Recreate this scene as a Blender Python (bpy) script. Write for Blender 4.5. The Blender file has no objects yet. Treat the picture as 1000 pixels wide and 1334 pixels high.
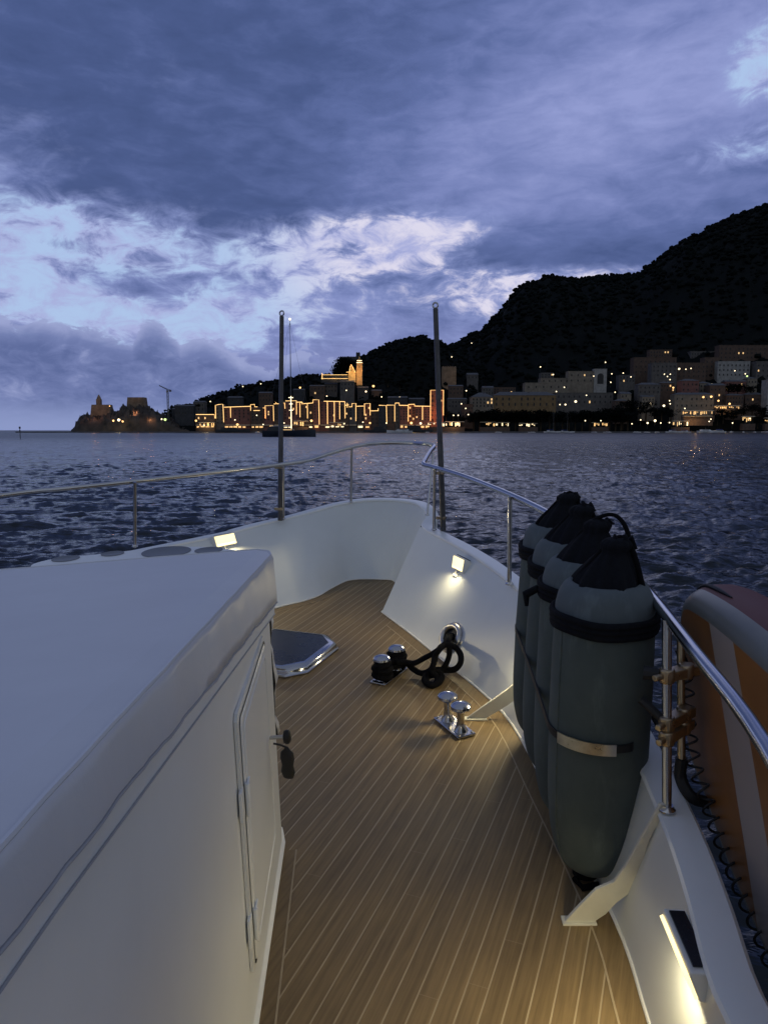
import bpy, bmesh, math, random
import numpy as np
from mathutils import Vector, Matrix
random.seed(7); rng = np.random.default_rng(7)
PI = math.pi
S = bpy.context.scene; COL = S.collection

# ------------------------------------------------------------------ camera geometry (survey of the place)
F = 950.0; CX, CY, HY = 500.0, 667.0, 560.5
TH = math.atan((CY - HY) / F)
EYE = 3.0                       # eye above the water
H = 1.6                         # eye above the deck
def ray(px, py):
    u = (px - CX) / F; v = -(py - CY) / F
    return Vector((u, math.cos(TH) + v * math.sin(TH), -math.sin(TH) + v * math.cos(TH)))
EY = ray(893, 485).normalized(); EX = EY.cross(Vector((0, 0, 1))).normalized(); EZ = EX.cross(EY)
def dk(px, py, h=0.0):
    """point of the plane h above the deck, in the yacht's own frame"""
    r = ray(px, py); t = (h - H) / r.dot(EZ); p = r * t
    return Vector((p.dot(EX), p.dot(EY), h))
def at(px, py, y):
    """world point at forward distance y"""
    r = ray(px, py); return r * (y / r.y) + Vector((0, 0, EYE))
YROT = Matrix((EX, EY, EZ)).transposed().to_4x4()
YM = Matrix.Translation(Vector((0, 0, EYE)) - EZ * H) @ YROT

# ------------------------------------------------------------------ materials
def newmat(name):
    m = bpy.data.materials.new(name); m.use_nodes = True
    nt = m.node_tree; nt.nodes.clear()
    out = nt.nodes.new('ShaderNodeOutputMaterial'); b = nt.nodes.new('ShaderNodeBsdfPrincipled')
    nt.links.new(b.outputs[0], out.inputs[0]); return m, nt, b
def N(nt, t, **k):
    n = nt.nodes.new(t)
    for a, v in k.items():
        if a.startswith('i_'): n.inputs[a[2:]].default_value = v
        else: setattr(n, a, v)
    return n
def ramp(nt, fac, stops):
    r = nt.nodes.new('ShaderNodeValToRGB'); e = r.color_ramp.elements
    e[0].position, e[0].color = stops[0][0], (*stops[0][1], 1); e[1].position, e[1].color = stops[-1][0], (*stops[-1][1], 1)
    for p, c in stops[1:-1]:
        q = e.new(p); q.color = (*c, 1)
    nt.links.new(fac, r.inputs[0]); return r.outputs[0]
def math_(nt, op, a, b=None, c=None, clamp=False):
    n = nt.nodes.new('ShaderNodeMath'); n.operation = op; n.use_clamp = clamp
    for i, v in enumerate((a, b, c)):
        if v is None: continue
        if isinstance(v, (int, float)): n.inputs[i].default_value = v
        else: nt.links.new(v, n.inputs[i])
    return n.outputs[0]
def mixc(nt, f, a, b, blend='MIX'):
    n = nt.nodes.new('ShaderNodeMix'); n.data_type = 'RGBA'; n.blend_type = blend
    for s, v in ((0, f), (6, a), (7, b)):
        if isinstance(v, (int, float)): n.inputs[s].default_value = v
        elif isinstance(v, tuple): n.inputs[s].default_value = (*v, 1)
        else: nt.links.new(v, n.inputs[s])
    return n.outputs[2]
def noise(nt, scale, detail=4, rough=.55, vec=None, dist=0.0):
    n = N(nt, 'ShaderNodeTexNoise'); n.inputs['Scale'].default_value = scale; n.inputs['Detail'].default_value = detail
    n.inputs['Roughness'].default_value = rough; n.inputs['Distortion'].default_value = dist
    if vec is not None: nt.links.new(vec, n.inputs['Vector'])
    return n.outputs['Fac']
def objco(nt, scale=(1, 1, 1)):
    t = N(nt, 'ShaderNodeTexCoord'); m = N(nt, 'ShaderNodeMapping'); m.inputs['Scale'].default_value = scale
    nt.links.new(t.outputs['Object'], m.inputs[0]); return m.outputs[0]
def bump(nt, b, h, strength=.3, dist=.01):
    n = N(nt, 'ShaderNodeBump'); n.inputs['Strength'].default_value = strength; n.inputs['Distance'].default_value = dist
    nt.links.new(h, n.inputs['Height']); nt.links.new(n.outputs[0], b.inputs['Normal'])
def mat(name, c, rough=.6, metal=0.0, var=.12, scale=8.0, bmp=.15, bd=.003, rv=.1, stretch=(1, 1, 1), coat=0.0):
    m, nt, b = newmat(name); co = objco(nt, stretch); f = noise(nt, scale, 5, .6, co)
    lo = tuple(x * (1 - var) for x in c); hi = tuple(min(1, x * (1 + var)) for x in c)
    nt.links.new(ramp(nt, f, [(.3, lo), (.7, hi)]), b.inputs['Base Color'])
    nt.links.new(math_(nt, 'ADD', math_(nt, 'MULTIPLY', f, rv * 2), max(0, rough - rv)), b.inputs['Roughness'])
    b.inputs['Specular IOR Level'].default_value = .15 if rough > .85 else .5
    b.inputs['Metallic'].default_value = metal; b.inputs['Coat Weight'].default_value = coat
    if bmp: bump(nt, b, noise(nt, scale * 6, 4, .6, co), bmp, bd)
    return m
def emat(name, c, s):
    m, nt, b = newmat(name); co = objco(nt)
    b.inputs['Base Color'].default_value = (*c, 1); b.inputs['Emission Color'].default_value = (*c, 1)
    f = noise(nt, 3, 2, .5, co)
    nt.links.new(math_(nt, 'MULTIPLY', math_(nt, 'ADD', f, .5), s), b.inputs['Emission Strength']); return m

M = {}
def gelcoat(name, c, rough, wave=.12):
    m, nt, b = newmat(name); co = objco(nt)
    f = noise(nt, 2.2, 6, .65, co); g = noise(nt, 30, 3, .5, co)
    st = noise(nt, 3, 4, .6, objco(nt, (2.5, 2.5, .6)))
    c0 = ramp(nt, f, [(.3, tuple(x * .93 for x in c)), (.7, c)])
    nt.links.new(mixc(nt, math_(nt, 'MULTIPLY', ramp(nt, st, [(.5, (0, 0, 0)), (.8, (1, 1, 1))]), .07), c0, (c[0] * .72, c[1] * .71, c[2] * .66)), b.inputs['Base Color'])
    nt.links.new(math_(nt, 'ADD', math_(nt, 'MULTIPLY', f, .12), rough), b.inputs['Roughness'])
    bump(nt, b, noise(nt, 2.0, 1, .4, co), wave, .012); return m
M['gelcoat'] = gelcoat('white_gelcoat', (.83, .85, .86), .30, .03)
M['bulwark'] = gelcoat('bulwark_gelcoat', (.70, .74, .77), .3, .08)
M['trim'] = mat('white_trim', (.78, .78, .76), .35, var=.04)
M['steel'] = mat('polished_steel', (.50, .50, .52), .17, 1.0, var=.08, scale=5, bmp=.04, bd=.001, rv=.08)
M['steel_worn'] = mat('worn_steel', (.5, .49, .47), .3, 1.0, var=.2, scale=30, bmp=.1, bd=.001)
M['pole'] = mat('dark_weathered_pole', (.09, .09, .10), .38, .6, var=.25, scale=20, bmp=.05, bd=.001)
M['bronze'] = mat('bronze_fitting', (.42, .33, .22), .3, .9, var=.2, scale=25)
M['rope'] = mat('black_rope', (.006, .006, .008), .95, var=.3, scale=90, bmp=1.0, bd=.006)
M['rubber'] = mat('black_rubber', (.01, .01, .012), .6, scale=20)
M['glass_dark'] = mat('dark_acrylic', (.012, .016, .022), .28, scale=6, bmp=.02)
M['hood'] = mat('black_hood_fabric', (.008, .009, .013), .92, var=.3, scale=60, bmp=.8, bd=.004)
M['solar'] = mat('solar_cell', (.006, .007, .012), .25, scale=40, bmp=.02)
M['bracket'] = mat('cream_bracket_paint', (.68, .67, .58), .45, var=.06, scale=14)
M['cord'] = mat('grey_shade_line', (.34, .35, .39), .6)  # grey for the painted shade lines under the cover hem and coaming lip
M['recess'] = mat('grey_recess', (.16, .17, .19), .5)
def smooth_(nt, v, a, b):
    r = N(nt, 'ShaderNodeMapRange', interpolation_type='SMOOTHSTEP'); r.inputs[1].default_value = a; r.inputs[2].default_value = b; nt.links.new(v, r.inputs[0]); return r.outputs[0]
def fabric(name, c):
    m, nt, b = newmat(name); co = objco(nt); f = noise(nt, 5, 5, .6, co)
    sc_ = smooth_(nt, noise(nt, 9, 6, .7, objco(nt, (1, 1, .25))), .54, .70)
    nt.links.new(mixc(nt, math_(nt, 'MULTIPLY', sc_, .35), ramp(nt, f, [(.25, tuple(x * .75 for x in c)), (.75, tuple(x * 1.15 for x in c))]), tuple(min(1, x * 1.9) for x in c)), b.inputs['Base Color'])
    b.inputs['Roughness'].default_value = .9; b.inputs['Sheen Weight'].default_value = .05; b.inputs['Specular IOR Level'].default_value = .2
    w = N(nt, 'ShaderNodeTexWave'); w.inputs['Scale'].default_value = 160; w.inputs['Distortion'].default_value = 1.0; nt.links.new(co, w.inputs[0])
    h = math_(nt, 'ADD', math_(nt, 'MULTIPLY', w.outputs['Fac'], .25), math_(nt, 'MULTIPLY', noise(nt, 7, 3, .5, co), 2.0))
    bump(nt, b, h, .35, .006); return m
M['fender'] = fabric('grey_green_fender_cloth', (.090, .114, .114))
M['fender_top'] = fabric('grey_fender_cloth', (.098, .120, .136))
def vinyl():
    m, nt, b = newmat('white_vinyl_cover'); co = objco(nt)
    f = noise(nt, 2.5, 5, .6, co); c = (.62, .635, .69)
    nt.links.new(ramp(nt, f, [(.3, tuple(x * .9 for x in c)), (.75, tuple(x * 1.05 for x in c))]), b.inputs['Base Color'])
    nt.links.new(math_(nt, 'ADD', math_(nt, 'MULTIPLY', f, .2), .33), b.inputs['Roughness'])
    w1 = noise(nt, 3.2, 4, .6, co, 1.2); w2 = noise(nt, 18, 4, .6, objco(nt, (.35, 1.6, 1)), .8)
    h = math_(nt, 'ADD', math_(nt, 'MULTIPLY', w1, 1.0), math_(nt, 'MULTIPLY', w2, .7))
    h = math_(nt, 'ADD', h, math_(nt, 'MULTIPLY', noise(nt, 140, 2, .5, co), .02))
    bump(nt, b, h, .14, .008); return m
M['vinyl'] = vinyl()
def teak(name, lines):
    m, nt, b = newmat(name); t = N(nt, 'ShaderNodeTexCoord'); sp = N(nt, 'ShaderNodeSeparateXYZ'); nt.links.new(t.outputs['Object'], sp.inputs[0])
    W = .0565
    q = math_(nt, 'DIVIDE', sp.outputs['X'], W); fr = math_(nt, 'FRACT', math_(nt, 'ADD', q, 200.38)); pid = math_(nt, 'FLOOR', math_(nt, 'ADD', q, 200.38))
    wn = N(nt, 'ShaderNodeTexWhiteNoise', noise_dimensions='1D'); nt.links.new(pid, wn.inputs['W'])
    mp = N(nt, 'ShaderNodeMapping'); mp.inputs['Scale'].default_value = (60, 2.2, 1); nt.links.new(t.outputs['Object'], mp.inputs[0])
    cb = N(nt, 'ShaderNodeCombineXYZ'); nt.links.new(math_(nt, 'MULTIPLY', wn.outputs['Value'], 40 if lines else 0), cb.inputs['Z'])
    va = N(nt, 'ShaderNodeVectorMath', operation='ADD'); nt.links.new(mp.outputs[0], va.inputs[0]); nt.links.new(cb.outputs[0], va.inputs[1])
    g = noise(nt, 1.5, 6, .65, va.outputs[0], .4); blot = noise(nt, 2.0, 4, .6, t.outputs['Object'])
    c = ramp(nt, g, [(.25, (.130, .088, .040)), (.5, (.200, .137, .064)), (.8, (.275, .195, .095))])
    v = math_(nt, 'ADD', math_(nt, 'MULTIPLY', wn.outputs['Value'], .16 if lines else .0), math_(nt, 'ADD', math_(nt, 'MULTIPLY', blot, .9), .48))
    cc = N(nt, 'ShaderNodeCombineColor'); [nt.links.new(v, cc.inputs[i]) for i in range(3)]
    c = mixc(nt, 1.0, c, cc.outputs[0], 'MULTIPLY')
    if lines:
        d = math_(nt, 'ABSOLUTE', math_(nt, 'SUBTRACT', fr, .5))
        mr = N(nt, 'ShaderNodeMapRange'); mr.inputs[1].default_value = .452; mr.inputs[2].default_value = .466; nt.links.new(d, mr.inputs[0])
        line = math_(nt, 'MULTIPLY', mr.outputs[0], math_(nt, 'ADD', math_(nt, 'MULTIPLY', noise(nt, 5, 4, .6, t.outputs['Object']), .7), .45), clamp=True)
        c = mixc(nt, line, c, (.42, .34, .22))
        yy = math_(nt, 'FRACT', math_(nt, 'ADD', math_(nt, 'MULTIPLY', sp.outputs['Y'], .55), math_(nt, 'MULTIPLY', wn.outputs['Value'], 7.3)))
        jn = math_(nt, 'LESS_THAN', yy, .0016); c = mixc(nt, math_(nt, 'MULTIPLY', jn, .35), c, (.36, .28, .18))
        dirt = smooth_(nt, noise(nt, 1.1, 5, .65, t.outputs['Object']), .56, .72); c = mixc(nt, math_(nt, 'MULTIPLY', dirt, .16), c, (.10, .085, .06))
        h = math_(nt, 'SUBTRACT', math_(nt, 'MULTIPLY', g, .4), mr.outputs[0])
    else: h = g
    nt.links.new(c, b.inputs['Base Color']); nt.links.new(math_(nt, 'ADD', math_(nt, 'MULTIPLY', blot, .3), .42), b.inputs['Roughness'])
    bump(nt, b, h, .3, .0015); return m
M['teak'] = teak('teak_planking', True); M['teak_margin'] = teak('teak_margin_board', False)
M['caulk'] = mat('tan_caulking', (.40, .32, .21), .7, var=.15, scale=20)
M['lens'] = emat('lit_lamp_lens', (1.0, .82, .40), 1.7)

# ------------------------------------------------------------------ mesh builder
class MB:
    def __init__(s): s.v = []; s.f = []; s.m = []; s.sm = []
    def add(s, vs, fs, mi=0, smooth=False):
        o = len(s.v); s.v += [tuple(v) for v in vs]
        for f in fs: s.f.append(tuple(i + o for i in f)); s.m.append(mi); s.sm.append(smooth)
    def box(s, c, d, R=None, mi=0, taper=1.0):
        c = Vector(c); x, y, z = d[0] / 2, d[1] / 2, d[2] / 2
        P = [Vector((sx * x * (taper if sz > 0 else 1), sy * y * (taper if sz > 0 else 1), sz * z)) for sz in (-1, 1) for sy in (-1, 1) for sx in (-1, 1)]
        if R is not None: P = [R @ p for p in P]
        s.add([p + c for p in P], [(0, 2, 3, 1), (4, 5, 7, 6), (0, 1, 5, 4), (2, 6, 7, 3), (0, 4, 6, 2), (1, 3, 7, 5)], mi)
    def tube(s, pts, r, n=10, mi=0, closed=False, cap=True):
        P = [Vector(p) for p in pts]; L = len(P); R = r if isinstance(r, (list, tuple)) else [r] * L
        T = []
        for i in range(L):
            a = P[(i - 1) % L] if (closed or i) else P[i]; b = P[(i + 1) % L] if (closed or i < L - 1) else P[i]
            T.append((b - a).normalized())
        up = Vector((0, 0, 1)) if abs(T[0].z) < .9 else Vector((1, 0, 0))
        u = T[0].cross(up).normalized(); vs = []
        for i in range(L):
            u = (u - T[i] * u.dot(T[i])).normalized(); w = T[i].cross(u)
            for k in range(n):
                a = 2 * PI * k / n; vs.append(P[i] + (u * math.cos(a) + w * math.sin(a)) * R[i])
        fs = [(i * n + k, i * n + (k + 1) % n, ((i + 1) % L) * n + (k + 1) % n, ((i + 1) % L) * n + k) for i in range(L if closed else L - 1) for k in range(n)]
        s.add(vs, fs, mi, True)
        if cap and not closed:
            o = len(s.v) - L * n; s.f.append(tuple(o + k for k in range(n))[::-1]); s.f.append(tuple(o + (L - 1) * n + k for k in range(n)))
            s.m += [mi, mi]; s.sm += [False, False]
    def lathe(s, prof, n=24, c=(0, 0, 0), R=None, mi=0, sx=1, sy=1, smooth=True):
        c = Vector(c); vs = []
        for r, z in prof:
            for k in range(n):
                a = 2 * PI * k / n; p = Vector((r * math.cos(a) * sx, r * math.sin(a) * sy, z))
                vs.append((R @ p if R is not None else p) + c)
        L = len(prof)
        fs = [(i * n + k, i * n + (k + 1) % n, (i + 1) * n + (k + 1) % n, (i + 1) * n + k) for i in range(L - 1) for k in range(n)]
        fs.append(tuple(range(n))[::-1]); fs.append(tuple((L - 1) * n + k for k in range(n)))
        s.add(vs, fs, mi, smooth)
    def grid(s, rows, mi=0, smooth=True, closed=False):
        L = len(rows); n = len(rows[0]); vs = [v for r in rows for v in r]
        fs = [(i * n + k, (i + 1) * n + k, (i + 1) * n + (k + 1) % n, i * n + (k + 1) % n) for i in range(L - 1) for k in range(n if closed else n - 1)]
        s.add(vs, fs, mi, smooth)
    def poly(s, pts, mi=0): s.add(pts, [tuple(range(len(pts)))], mi)
    def prism(s, pts, off, mi=0):
        off = Vector(off); n = len(pts); P = [Vector(p) for p in pts]
        s.add(P + [p + off for p in P], [tuple(range(n))[::-1], tuple(range(n, 2 * n))] + [(i, (i + 1) % n, n + (i + 1) % n, n + i) for i in range(n)], mi)
    def build(s, name, mats, parent=None, loc=None, bevel=0, sharp=35, fixn=True, weld=False):
        me = bpy.data.meshes.new(name); me.from_pydata(s.v, [], s.f)
        if not isinstance(mats, (list, tuple)): mats = [mats]
        for m in mats: me.materials.append(m)
        me.polygons.foreach_set('material_index', s.m); me.polygons.foreach_set('use_smooth', s.sm)
        if fixn:
            bm = bmesh.new(); bm.from_mesh(me); weld and bmesh.ops.remove_doubles(bm, verts=bm.verts, dist=1e-5); bmesh.ops.recalc_face_normals(bm, faces=bm.faces); bm.to_mesh(me); bm.free()
        if any(s.sm): me.set_sharp_from_angle(angle=math.radians(sharp))
        me.update(); o = bpy.data.objects.new(name, me); COL.objects.link(o)
        if parent: o.parent = parent
        if loc is not None: o.location = loc
        if bevel:
            b = o.modifiers.new('bevel', 'BEVEL'); b.width = bevel; b.segments = 3; b.limit_method = 'ANGLE'; b.angle_limit = math.radians(35)
        return o
def tag(o, label=None, cat=None, group=None, kind=None):
    if label: o['label'] = label
    if cat: o['category'] = cat
    if group: o['group'] = group
    if kind: o['kind'] = kind
    return o
def thing(name, label, cat, loc=(0, 0, 0), rz=0, group=None, mw=None):
    o = bpy.data.objects.new(name, None); COL.objects.link(o); o.empty_display_size = .1
    if mw is not None: o.matrix_world = mw
    else: o.location = loc; o.rotation_euler = (0, 0, rz)
    return tag(o, label, cat, group)
KIDS = {}
def copy_tree(o, parent=None):
    c = o.copy(); COL.objects.link(c)
    if parent is not None: c.parent = parent
    for ch in [x for x in o.children]: copy_tree(ch, c)
    return c
def yt(name, label, cat, local=(0, 0, 0), group=None):
    """a thing standing on the yacht: an Empty at its base, axes of the deck"""
    return thing(name, label, cat, mw=YM @ Matrix.Translation(Vector(local)), group=group)
def spline(pts, k=6, closed=False):
    P = [Vector(p) for p in pts]; n = len(P); out = []
    for i in range(n if closed else n - 1):
        p0 = P[(i - 1) % n] if (closed or i) else P[i] * 2 - P[i + 1]; p1 = P[i]; p2 = P[(i + 1) % n]
        p3 = P[(i + 2) % n] if (closed or i < n - 2) else p2 * 2 - p1
        for j in range(k):
            t = j / k; out.append(.5 * ((2 * p1) + (p2 - p0) * t + (2 * p0 - 5 * p1 + 4 * p2 - p3) * t * t + (3 * p1 - p0 - 3 * p2 + p3) * t ** 3))
    if not closed: out.append(P[-1])
    return out
#==YACHT==
# ================================================================== THE YACHT
yacht = thing('motor_yacht', 'white motor yacht foredeck with teak planking, bulwarks and steel rails', 'yacht', mw=YM)
V = Vector
stb = [((.50, -2.2), (.64, -2.2, .40)), ((.44, -.6), (.57, -.6, .40)), ((.26, .8), (.36, .8, .41)), ((.10, 1.32), dk(952, 1334, .415)),
       (dk(845, 1334), dk(903, 1178, .42)), (dk(800, 1200), dk(860, 1053, .43)), ((-.42, 2.62), (-.225, 2.62, .455)), (dk(655, 930), (-.52, 3.28, .48)),
       (dk(575, 860), (-.93, 3.96, .505)), ((-1.58, 4.19), dk(600, 713, .515)), (dk(497, 798), dk(547, 686, .52))]
bowp = [(dk(497, 798), dk(547, 686, .52)), ((-1.89, 4.80), (-1.80, 5.25, .56)), ((-2.0, 5.10), dk(552, 662, .595)), (dk(512, 757), dk(541, 655, .6)),
        (dk(495, 755.5), dk(520, 652, .6)), (dk(480, 755), dk(495, 651, .6)), (dk(465, 755.5), dk(470, 652, .6)), (dk(450, 758), dk(440, 657, .585)),
        (dk(430, 768), dk(415, 664, .56)), (dk(415, 777), dk(390, 671, .54)), (dk(395, 784), dk(365, 677, .52)), (dk(370, 790), dk(340, 683, .50)),
        ((-2.85, 4.0), dk(305, 692.5, .49)), ((-3.15, 3.3), dk(276, 700, .48)), ((-3.5, 2.2), (-3.95, 2.6, .47)), ((-3.8, .6), (-4.2, .9, .46)), ((-4.0, -2.2), (-4.4, -2.2, .46))]
def v3(p, z=0): return V((p[0], p[1], p[2] if len(p) > 2 else z))
def resamp(prs, k=5): return spline([v3(a) for a, b in prs], k), spline([v3(b) for a, b in prs], k)
sE, sC = resamp(stb); bE, bC = resamp(bowp)
def panel(E, C, sag):
    rows = []
    for e, c in zip(E, C):
        row = []
        for j in range(7):
            t = j / 6; p = e.lerp(c, t); n = (c - e); n = V((n.y, -n.x, 0))
            row.append(p - V((0, 0, 0)) + V((0, 0, 0)) * sag)
        rows.append(row)
    return rows
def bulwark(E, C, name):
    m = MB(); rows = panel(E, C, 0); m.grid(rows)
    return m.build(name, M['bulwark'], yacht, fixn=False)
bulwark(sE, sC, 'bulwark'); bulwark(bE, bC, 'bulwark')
def bead(E):
    m = MB(); m.tube([e + V((0, 0, .006)) for e in E], .006, 6); return m.build('deck_joint_bead', M['trim'], yacht)
bead(sE); bead(bE)
# deck
dm = MB(); loop = sE + bE[1:]
dm.poly([V((p.x, p.y, 0)) for p in loop]); deck = dm.build('deck', M['teak'], yacht)
def offset(pts, w, side):
    out = []
    for i, p in enumerate(pts):
        a = pts[max(0, i - 1)]; b = pts[min(len(pts) - 1, i + 1)]; t = (b - a); t.z = 0; t.normalize()
        out.append(p + V((-t.y, t.x, 0)) * w * side)
    return out
def margin(E, w, side, z=.002):
    a = offset(E, w, side); b = offset(E, w + .0055, side); e0 = offset(E, -.004, side)
    m = MB(); up = lambda L, h: [V((p.x, p.y, h)) for p in L]
    m.grid([up(e0, z), up(a, z)], 0, False); m.build('margin_board', M['teak_margin'], yacht)
    c = MB(); c.grid([up(a, z + .001), up(b, z + .001)], 0, False); c.build('caulking_strip', M['caulk'], yacht)
margin(sE[:-3], .072, 1); margin(bE[22:], .07, 1)
# capping rail: flat top with rounded lip, following both bulwarks
def capping(C, w, name):
    rows = []
    for i, c in enumerate(C):
        a = C[max(0, i - 1)]; b = C[min(len(C) - 1, i + 1)]; t = (b - a).normalized(); n = V((t.y, -t.x, 0)).normalized()
        z = V((0, 0, 1))
        rows.append([c - n * .008 - z * .018, c - n * .012 - z * .006, c - n * .006 + z * .003, c + n * .01 + z * .006, c + n * (w - .01) + z * .004, c + n * (w) - z * .006, c + n * w - z * .03, c + n * .01 - z * .02])
    m = MB(); m.grid(rows, 0, True, True); return m.build(name, M['gelcoat'], yacht)
allC = sC + bC[1:]
k0 = len(sC)
sm = allC[:]
for _ in range(2): sm = [sm[0]] + [(sm[i - 1] + sm[i] * 2 + sm[i + 1]) / 4 for i in range(1, len(sm) - 1)] + [sm[-1]]
capping(sm, .085, 'capping_rail')
# hull outside, from capping down to below the water
hr = []
for i, c in enumerate(sm):
    a = sm[max(0, i - 1)]; b = sm[min(len(sm) - 1, i + 1)]; t = (b - a); t.z = 0; t.normalize(); n = V((t.y, -t.x, 0))
    hr.append([c + n * .08 - V((0, 0, .01)), c + n * .06 - V((0, 0, .5)), c - n * .12 - V((0, 0, 1.2)), c - n * .35 - V((0, 0, 2.4))])
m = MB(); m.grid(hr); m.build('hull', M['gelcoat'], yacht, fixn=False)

def hitpanel(px, py, E=sE, C=sC):
    r = ray(px, py); d = V((r.dot(EX), r.dot(EY), r.dot(EZ))); o = V((0, 0, H)); best = None
    for i in range(len(E) - 1):
        q = [E[i], E[i + 1], C[i + 1], C[i]]
        for tri in ((0, 1, 2), (0, 2, 3)):
            a, b, c = (q[j] for j in tri); n = (b - a).cross(c - a)
            if n.length < 1e-9: continue
            n.normalize(); dn = d.dot(n)
            if abs(dn) < 1e-6: continue
            t = (a - o).dot(n) / dn; p = o + d * t
            ok = all(((y - x).cross(p - x)).dot(n) > -1e-4 for x, y in ((a, b), (b, c), (c, a)))
            if t > 0 and ok and (best is None or t < best[0]):
                if n.dot(d) > 0: n = -n
                tg = (E[i + 1] - E[i]).normalized(); best = (t, p, n, tg)
    return best

# ---- handrail, stanchions, flag poles
rail_pts = [V((.62, -2.3, .93)), V((.52, -.6, .93)), V((.28, .55, .935)), dk(1000, 978, .94), dk(905, 850, .94), dk(830, 757, .94), dk(765, 700, .955), dk(720, 672, .965), dk(665, 645, .98), dk(605, 621, .99), dk(566, 609, 1.0),
            dk(552, 605, 1.005), dk(553, 600, 1.02), dk(560, 588, 1.06), dk(565, 582, 1.08), dk(561, 579.5, 1.092), dk(552, 578, 1.10), dk(535, 577, 1.1), dk(500, 577, 1.1), dk(470, 580, 1.09), dk(445, 586, 1.06),
            dk(420, 594, 1.02), dk(400, 600, 1.0), dk(375, 604, .99), dk(300, 613, .98), dk(176, 627, .97), dk(80, 637, .965), dk(0, 645.5, .96), V((-4.45, 1.6, .95)), V((-4.7, -2.2, .94))]
m = MB(); m.tube(spline(rail_pts, 5), .0165, 14); m.build('handrail', M['steel'], yacht)
def stanchion(bpx, bh, tpx, th_, r=.012, base=True):
    b = dk(*bpx, bh); t = dk(*tpx, th_)
    m = MB(); m.tube([b, b.lerp(t, .5), t], r, 12)
    if base: m.lathe([(r * 1.8, 0), (r * 1.8, .004), (r * 1.4, .010), (r * 1.3, .016)], 16, b + V((0, 0, .004)))
    return m.build('stanchion', M['steel'], yacht)
stanchion((176, 713), .5, (176, 628), .97); stanchion((369, 677), .525, (369, 605), .985, .011)
stanchion((457, 655), .595, (458, 584), 1.07, .010); stanchion((663, 762), .5, (664, 647), .98)
stanchion((868, 1057), .435, (868, 808), .94, .0125); stanchion((565, 691), .53, (566, 610), 1.0, .011)
stanchion((556, 672), .59, (564, 590), 1.05, .009)
def pole(bpx, bh, tpx, k, r, grp):
    b = dk(*bpx, bh); u = None
    r_ = ray(*tpx); d = V((r_.dot(EX), r_.dot(EY), r_.dot(EZ))); o = V((0, 0, H))
    # nearest point on the sight line to a near-vertical pole of length k
    best = min(((o + d * (t / 200.) - b), t) for t in range(200, 1600) if False) if False else None
    tt = min(range(200, 1800), key=lambda t: abs((o + d * (t / 200.) - b).length - k) + 2.0 * abs((o + d * (t / 200.) - b).to_2d().length))
    t = o + d * (tt / 200.)
    r *= 1.35; m = MB(); m.tube([b, b.lerp(t, .4), b.lerp(t, .41), t], [r, r, r * .93, r * .85], 12)
    e = m.build('flag_pole', M['pole'], yacht)
    c = MB(); u = (t - b).normalized(); ring = [t + u * .022 + V((math.cos(a), 0, 0)) * .018 + u * math.sin(a) * .018 for a in [2 * PI * i / 16 for i in range(16)]]
    c.tube(ring, .006, 8, closed=True); c.build('pole_ring', M['steel'], e)
    for q in (.08, .36):
        c = MB(); p = b.lerp(t, q * .75); c.box(p - V((.012, 0, 0)), (.07, .04, .022)); c.build('pole_clamp', M['bronze'], e, bevel=.004)
    return e
pole((365, 678), .525, (367, 412), 1.6, .0145, 1); pole((577, 691), .525, (567, 402), 1.55, .0155, 1)

# ---- courtesy lights on the bulwark (wedge housing, dark cell on top, glowing lens)
def fixture(px, py, L, E=sE, C=sC, power=3.0, hgt=.075, dep=.055, lift=0, lens_end=0, near=False):
    t, p, n, tg = hitpanel(px, py, E, C); u = n.cross(tg).normalized()
    if u.z < 0: u = -u
    n = tg.cross(u).normalized()
    if n.dot(V((0, 0, H)) - p) < 0: n = -n
    R = Matrix((tg, n, u)).transposed(); Q = lambda x, y, z: p + R @ V((x, y, z)); l = L / 2
    m = MB(); prof = [(0, hgt / 2), (dep * 1.0, hgt / 2 - .004), (dep * 1.0, hgt / 2 - .016), (dep * .42, -hgt / 2), (0, -hgt / 2)]
    m.prism([Q(-l, y, z) for y, z in prof], R @ V((L, 0, 0))); e = m.build('courtesy_light', M['trim'], yacht, bevel=.004)
    s = MB(); s.prism([Q(-l + .014, .008, hgt / 2 + .0015), Q(l - .014, .008, hgt / 2 + .0015), Q(l - .014, dep - .008, hgt / 2 - .0015), Q(-l + .014, dep - .008, hgt / 2 - .0015)], R @ V((0, 0, .004))); s.build('solar_panel', M['solar'], e)
    g = MB(); a, b = V((0, dep * 1.0 + .001, hgt / 2 - .016)), V((0, dep * .42 + .001, -hgt / 2))
    nn = V((0, .6, -.45)).normalized() * (.008 if near else .004)
    ex = .004 if lens_end else -.006
    g.prism([Q(-l - ex, a.y, a.z), Q(l + ex, a.y, a.z), Q(l + ex, b.y, b.z + .004), Q(-l - ex, b.y, b.z + .004)], R @ nn); g.build('lens', M['lens'], e)
    b2 = MB(); b2.tube([Q(l * .2, dep * .3, -hgt / 2 - .002), Q(l * .2, .004, -hgt / 2 - .03)], .006, 8); b2.box(Q(l * .2, .004, -hgt / 2 - .03), (.05, .008, .02), R); b2.build('mounting_bracket', M['trim'], e)
    ld = bpy.data.lights.new('courtesy_lamp', 'AREA'); ld.shape = 'RECTANGLE'; ld.size = L * .9; ld.size_y = .05; ld.energy = power; ld.color = (1.0, .84, .48); ld.spread = math.radians(165)
    lo = bpy.data.objects.new('courtesy_lamp', ld); COL.objects.link(lo); lo.parent = e
    z = -(R @ V((0, .55, -.8))).normalized(); x = R @ V((1, 0, 0)); y = z.cross(x)
    mt = Matrix((x, y, z)).transposed().to_4x4(); mt.translation = Q(0, dep * .8 + .012, -.012); lo.matrix_local = mt
    return e
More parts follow.
